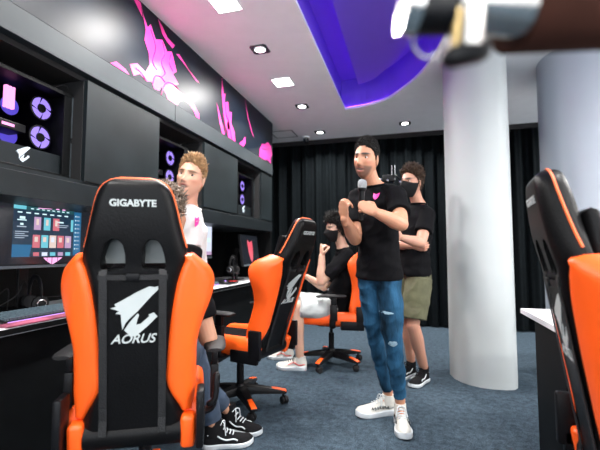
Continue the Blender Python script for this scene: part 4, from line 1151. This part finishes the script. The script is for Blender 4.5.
sp = person('bearded person in black polo and blue jeans speaking into a microphone', Jsp, dict(skin=(.50, .235, .14), beard=(.055, .035, .028), brow=(.02, .012, .01), mouth=.6, vox=.0035, hs=1.03, tw=.84, hw=.89,
  hair=dict(n=1700, len=.011, comb=(.1, .3, .6), lift=.8, ck=.5, rnd=.3, curl=.1, cap=.006, topk=1.6, side=.15, w=.0028, line=.0), hairmat=M['hair_blk'],
  curlL=1.0, tcL=.55, curlR=[.55, .7, .85, .95], tcR=.6, tsL=-1, tsR=1, splR=.3,
  teemat=M['tee'], slv=.66, mark=(.058, .66, .034), front=(-0.249, -0.961, -0.057), hem=-.10, seed=3,
  leg=(.082, .074, .052, .048, .036, 1.93), legmat=M['jeans'], legname='jeans', pf=.011, shoemat=M['shoe_w'], stripemat=M['satin'], shoe='sneaker', shoeL=.29, scribble=1))
def cloth_patches(t, J, pants, pm, spots, view, m_, nm):
    from mathutils.bvhtree import BVHTree
    bvh = BVHTree.FromPolygons([v.co.copy() for v in pm.vertices], [tuple(p.vertices) for p in pm.polygons])
    view = Vector(view).normalized(); sd = view.cross(Vector((0, 0, 1))).normalized(); rr = random.Random(4)
    for p, w_, h_ in spots:
        p = Vector(p) - t.location; q_ = MB(); ring = []; N_ = 14
        def hit(a_, b_):
            og = p + sd * a_ + Vector((0, 0, b_)) + view * .5; h = bvh.ray_cast(og, -view); return (h[0] + view * .0015) if h[0] else None
        c_ = hit(0, 0)
        if c_ is None: continue
        k1 = [hit(w_ * .5 * math.cos(2 * PI * i / N_), h_ * .5 * math.sin(2 * PI * i / N_)) or c_ for i in range(N_)]
        k2 = [hit(w_ * (1 + .4 * rr.random()) * math.cos(2 * PI * i / N_), h_ * (.7 + .6 * rr.random()) * math.sin(2 * PI * i / N_)) or c_ for i in range(N_)]
        q_.add([c_] + k1 + k2, [(0, 1 + i, 1 + (i + 1) % N_) for i in range(N_)] + [(1 + i, 1 + N_ + i, 1 + N_ + (i + 1) % N_, 1 + (i + 1) % N_) for i in range(N_)])
        obj(nm, q_, m_, pants, smooth=False)
cloth_patches(sp[0], sp[1], sp[2], sp[4], [((-0.146, 2.441, 0.712), .035, .008), ((-0.107, 2.424, 0.528), .022, .016)], (0.174, -0.988, -0.067), M['jeans_pale'], 'faded_patch')
# --- rear person
Jrm = dict(pelvis=(0.022, 3.400, 0.939), chest=(0.043, 3.364, 1.237), neck=(0.079, 3.368, 1.486), head=(0.026, 3.300, 1.637), hf=(-0.638, -0.759, -0.057), hu=(0.066, -0.050, 0.998), gaze=(-0.833, -0.546, -0.020),
  shL=(0.136, 3.267, 1.367), shR=(-0.036, 3.507, 1.411), elL=(0.082, 3.132, 1.141), wrL=(-0.056, 3.028, 1.177), elR=(-0.086, 3.324, 1.138), wrR=(0.024, 3.252, 1.120),
  pL=(-0.269, 0.954, 0.166), pR=(-0.267, 0.948, 0.266),
  hipL=(0.067, 3.345, 0.860), hipR=(-0.021, 3.467, 0.851), knL=(0.012, 3.293, 0.489), knR=(-0.027, 3.491, 0.468), anL=(0.094, 3.467, 0.110), anR=(-0.009, 3.604, 0.123),
  heelL=(.135,3.60,0), toeL=(-.01,3.33,0), heelR=(.10,3.85,0), toeR=(-.06,3.62,0))
person('person in black tee, khaki shorts and black mask with folded arms', Jrm, dict(skin=(.50, .25, .17), brow=(.03, .02, .015), hs=1.04,
  hair=dict(n=1200, len=.028, comb=(0, .25, .9), lift=.6, ck=.5, rnd=.45, curl=.45, cap=.012, topk=1.2, side=.4, w=.004, tw=1.0), hairmat=M['hair_brn'], mask=1,
  curlL=.5, curlR=.6, tsL=-1, tsR=1, teemat=M['tee'], slv=.62, hem=-.16, seed=8, leg=(.105, .105, .10, 0, 0, .86), legmat=M['khaki'], legname='shorts', front=(-0.485, -0.862, -0.047),
  shoemat=M['shoe_b'], stripemat=M['sole_w'], lacemat=M['shoe_b'], shoe='wave', shoeL=.29))
# --- blond person in white
Jws = dict(pelvis=(-1.30,2.13,.90), chest=(-1.282, 2.030, 1.133), neck=(-1.239, 2.007, 1.342), head=(-1.182, 1.930, 1.485), hf=(0.195, -0.989, 0.033), hu=(0.211, -0.010, 0.998), gaze=(0.309, -0.915, 0.186),
  shL=(-1.175, 1.926, 1.275), shR=(-1.418, 2.084, 1.301), elL=(-1.184, 1.918, 1.041), wrL=(-1.070, 1.736, 0.975), elR=(-1.415, 2.048, 1.086), wrR=(-1.307, 1.936, 0.889),
  pL=(-0.963, -0.271, 0.000), pR=(0.963, 0.271, 0.000),
  hipL=(-1.24,2.07,.88), hipR=(-1.36,2.19,.88), knL=(-1.37,2.22,.48), knR=(-1.46,2.28,.48), anL=(-1.42,2.32,.09), anR=(-1.55,2.42,.09),
  heelL=(-1.42,2.38,0), toeL=(-1.50,2.10,0), heelR=(-1.60,2.47,0), toeR=(-1.63,2.19,0))
person('smiling blond person in white t-shirt standing by the desk', Jws, dict(skin=(.66, .36, .25), brow=(.15, .08, .04), mouth=1.0, lip=(.5, .18, .15), hs=1.0,
  hair=dict(n=2000, len=.026, comb=(-.35, .6, .75), lift=.35, ck=.9, rnd=.2, curl=.12, cap=.005, topk=1.8, side=.15, w=.0032, line=.06), hairmat=M['hair_bld'],
  curlL=.3, curlR=.3, tsL=-1, tsR=1, teemat=M['wtee'], slv=.7, hem=-.1, mark=(.10, .55, .045), markp=((-1.099, 1.866, 1.236), (0.126, -1.001, -0.067)), front=(-0.249, -0.961, -0.057), seed=12, leg=(.098, .09, .075, .07, .062, 1.93), legmat=M['blacktr'],
  shoemat=M['shoe_b'], stripemat=M['sole_w'], shoe='wave'))
# --- seated in nearest chair
Jp1 = dict(pelvis=(-1.11,1.44,.57), chest=(-1.022, 1.467, 0.998), neck=(-1.044, 1.495, 1.115), head=(-1.033, 1.490, 1.230), hf=(0.191, 0.983, 0.110), hu=(0.032, -0.112, 0.994),
  shL=(-1.196, 1.519, 1.048), shR=(-0.952, 1.527, 1.023), elL=(-1.52,1.62,.78), wrL=(-1.58,1.84,.76), elR=(-0.864, 1.574, 0.697), wrR=(-1.07,1.86,.755),
  pL=(0,0,-1), pR=(0,0,-1),
  hipL=(-1.18,1.42,.55), hipR=(-1.04,1.50,.55), knL=(-1.30,1.86,.56), knR=(-1.13,1.88,.56), anL=(-1.072, 2.222, 0.114), anR=(-1.063, 2.018, 0.102),
  heelL=(-1.109, 2.260, 0.000), toeL=(-0.877, 2.256, 0.000), heelR=(-1.121, 2.025, 0.000), toeR=(-0.919, 2.129, 0.000))
person('curly haired person seated in the nearest chair, seen from behind', Jp1, dict(skin=(.52, .27, .17), hs=1.0,
  hair=dict(n=1300, len=.035, comb=(0, .1, .6), lift=.7, ck=.3, rnd=.5, curl=.8, cap=.012, topk=.5, side=.7, w=.0042, tw=1.3), hairmat=M['hair_gry'],
  curlL=.3, curlR=.25, tsL=-1, tsR=1, teemat=M['tee'], slv=.72, hem=-.05, seed=21, leg=(.095, .088, .07, .062, .052, 1.9), legmat=M['jeans_dk'], legname='jeans', front=(0, 1, 0),
  shoemat=M['shoe_b'], stripemat=M['sole_w'], shoe='wave', hi=.03, shoeL=.28))
# --- seated masked person
Jp3 = dict(pelvis=(-.69,3.71,.56), chest=(-0.588, 3.701, 0.881), neck=(-0.608, 3.657, 1.127), head=(-0.663, 3.599, 1.285), hf=(-0.800, -0.590, -0.144), hu=(-0.084, -0.145, 0.994), gaze=(-0.791, -0.513, -0.319),
  shL=(-0.554, 3.554, 1.034), shR=(-0.639, 3.841, 1.050), elL=(-0.774, 3.445, 0.802), wrL=(-0.761, 3.433, 1.035), elR=(-0.830, 3.831, 0.723), wrR=(-0.981, 3.740, 0.825),
  hdL=(-0.057, 0.018, 1.004), pL=(0.785, 0.532, 0.020), pR=(0,0,-1),
  hipL=(-.71,3.62,.54), hipR=(-.69,3.80,.54), knL=(-0.999, 3.449, 0.580), knR=(-1.083, 3.738, 0.578), anL=(-0.984, 3.497, 0.105), anR=(-1.186, 3.773, 0.107),
  heelL=(-0.909, 3.608, 0.000), toeL=(-1.188, 3.562, 0.000), heelR=(-1.111, 3.909, 0.000), toeR=(-1.382, 3.912, 0.000))
person('curly black haired person in mask and grey shorts, seated hand on face', Jp3, dict(skin=(.62, .37, .27), brow=(.02, .015, .01), hs=1.0,
  hair=dict(n=1100, len=.05, comb=(0, .5, .5), lift=.6, ck=.4, rnd=.45, curl=.7, cap=.015, topk=.6, side=.7, w=.0045, tw=1.1, line=-.1), hairmat=M['hair_blk'], mask=1,
  curlL=.85, curlR=.4, tsL=-1, tsR=1, teemat=M['tee'], slv=.78, hem=-.08, mark=(.03, .2, .045), front=(-0.833, -0.546, -0.020), seed=33, leg=(.10, .10, .098, 0, 0, .93), legmat=M['greyshort'], legname='shorts',
  shoemat=M['shoe_w'], stripemat=M['red'], shoe='sneaker', lacemat=M['shoe_b'], shoeL=.28))

# ------------------------------------------------------------------ microphone
top = Vector((-0.243, 2.114, 1.443)); bot = Vector((-0.253, 2.124, 1.248)); d = (bot - top).normalized()
t = thing('microphone', 'black handheld microphone with silver grille held by the speaker', 'microphone', tuple(bot))
up_ = -d; T = Matrix.Translation((0, 0, 0)) @ up_.to_track_quat('Z', 'Y').to_matrix().to_4x4(); Lm = (bot - top).length
obj('handle', MB().lathe([(0, 0), (.011, 0), (.013, .01), (.0165, Lm - .05), (.018, Lm - .035), (.014, Lm - .03), (0, Lm - .03)], 20, 0, T), M['plastic'], t)
obj('collar', MB().lathe([(.019, Lm - .038), (.024, Lm - .03), (.024, Lm - .022), (.019, Lm - .018)], 20, 0, T, closed=True), M['plastic'], t)
obj('grille', MB().lathe([(.018, Lm - .03), (.023, Lm - .018), (.025, Lm), (.023, Lm + .014), (.016, Lm + .023), (.006, Lm + .0265), (0, Lm + .027)], 20, 0, T), mat('grille_mesh', (.32, .33, .35), .45, .6, bump=.8, bscale=500), t)

# ------------------------------------------------------------------ tripod gear behind the speaker
q = Vector((-0.151, 3.969, 1.788))
t = thing('tripod_rig', 'dark camera tripod rig glinting behind the speaker', 'tripod', (q.x, q.y, 0))
obj('pole', MB().tube([(0, 0, .45), (0, 0, q.z + .02)], .012, 10), M['plastic'], t)
for i in range(3):
    a = 2 * PI * i / 3 + .5; obj('leg', MB().tube([(0, 0, .95), (.28 * math.cos(a), .28 * math.sin(a), .012)], .010, 8), M['plastic'], t)
obj('camera_body', MB().box((-.10, -.04, q.z - .02), (.02, .04, q.z + .05)), M['plastic'], t, bevel=.008)
hd = MB(); hd.ball((-.12, 0, q.z + .01), .016); hd.ball((-.05, -.05, q.z - .01), .014); hd.ball((.07, -.04, q.z - .03), .014); obj('knob', hd, M['steel'], t)
obj('handle', MB().tube([(0, 0, q.z + .02), (.03, 0, q.z + .04), (.10, 0, q.z - .03)], .008, 8, sub=4), M['plastic'], t)
an = MB(); an.tube([(-.01, 0, q.z + .04), (-.01, 0, q.z + .15)], .003, 6); an.tube([(.02, 0, q.z + .0), (.02, 0, q.z + .15)], .003, 6); obj('antenna', an, M['steel'], t)

# ------------------------------------------------------------------ blurred boom arm in the top right foreground
a = Vector((0.110, 0.451, 1.335)); b_ = Vector((0.323, 0.550, 1.361)); base_ = Vector((b_.x + .30, b_.y - .5, 0))
t = thing('boom_arm', 'out of focus dark brown boom arm with chrome clamp, top right foreground', 'boom arm', tuple(base_))
L_ = lambda v: tuple(Vector(v) - base_)
obj('arm', MB().tube([L_(a), L_(b_), (0, 0, b_.z + .01)], .041, 20), M['brown'], t)
obj('clamp', MB().tube([L_((-0.003, 0.398, 1.329)), L_((0.012, 0.403, 1.327))], .026, 20), M['chrome'], t)
obj('clamp_body', MB().tube([L_((0.010, 0.403, 1.323)), L_((0.044, 0.412, 1.323))], .021, 20), M['plastic'], t)
obj('collar', MB().tube([L_((0.046, 0.412, 1.333)), L_((0.116, 0.442, 1.333))], [.022, .030], 20), M['chrome'], t)
obj('bolt', MB().tube([L_((0.051, 0.404, 1.320)), L_((0.049, 0.406, 1.281))], [.007, .007], 12), M['brass'] if 'brass' in M else mat('brass', (.55, .40, .18), .3, 1), t)
obj('post', MB().tube([L_((0.064, 0.397, 1.316)), L_((0.060, 0.399, 1.277))], [.011, .012], 16), M['chrome'], t)
obj('knob', MB().tube([L_((0.043, 0.400, 1.270)), L_((0.068, 0.406, 1.278))], [.010, .013], 12, ball=True), M['plastic'], t)
rp_ = [(0.008, 0.413, 1.308), (0.007, 0.414, 1.297), (0.012, 0.416, 1.287), (0.022, 0.419, 1.282), (0.030, 0.421, 1.287)]
obj('wire_loop', MB().tube([L_(p) for p in rp_], .0018, 8, sub=5), M['chrome'], t)
obj('stand_pole', MB().tube([(0, 0, .02), (0, 0, b_.z + .05)], .018, 14), M['plastic'], t)
obj('stand_base', MB().lathe([(0, 0), (.18, 0), (.18, .012), (.03, .03), (0, .03)], 32), M['plastic'], t)

# ------------------------------------------------------------------ camera, world
cam = bpy.data.cameras.new('camera'); co = bpy.data.objects.new('camera', cam); C.objects.link(co)
cam.sensor_width = 36; cam.lens = 390 / 600 * 36; cam.clip_start = .02
co.location = (0, 0, 1.08); co.rotation_euler = (R(90 + 3.814), 0, R(15.718))
cam.dof.use_dof = True; cam.dof.focus_distance = 2.1; cam.dof.aperture_fstop = 1.9
bpy.context.scene.camera = co
w = bpy.data.worlds.new('world'); bpy.context.scene.world = w; w.use_nodes = True
w.node_tree.nodes['Background'].inputs[0].default_value = (.6, .7, .85, 1); w.node_tree.nodes['Background'].inputs[1].default_value = .05
vs_ = bpy.context.scene.view_settings
vs_.view_transform = 'Standard'; vs_.look = 'None'; vs_.gamma = 1; vs_.use_curve_mapping = False; vs_.exposure = 0.68
bpy.context.scene.cycles.max_bounces = 6
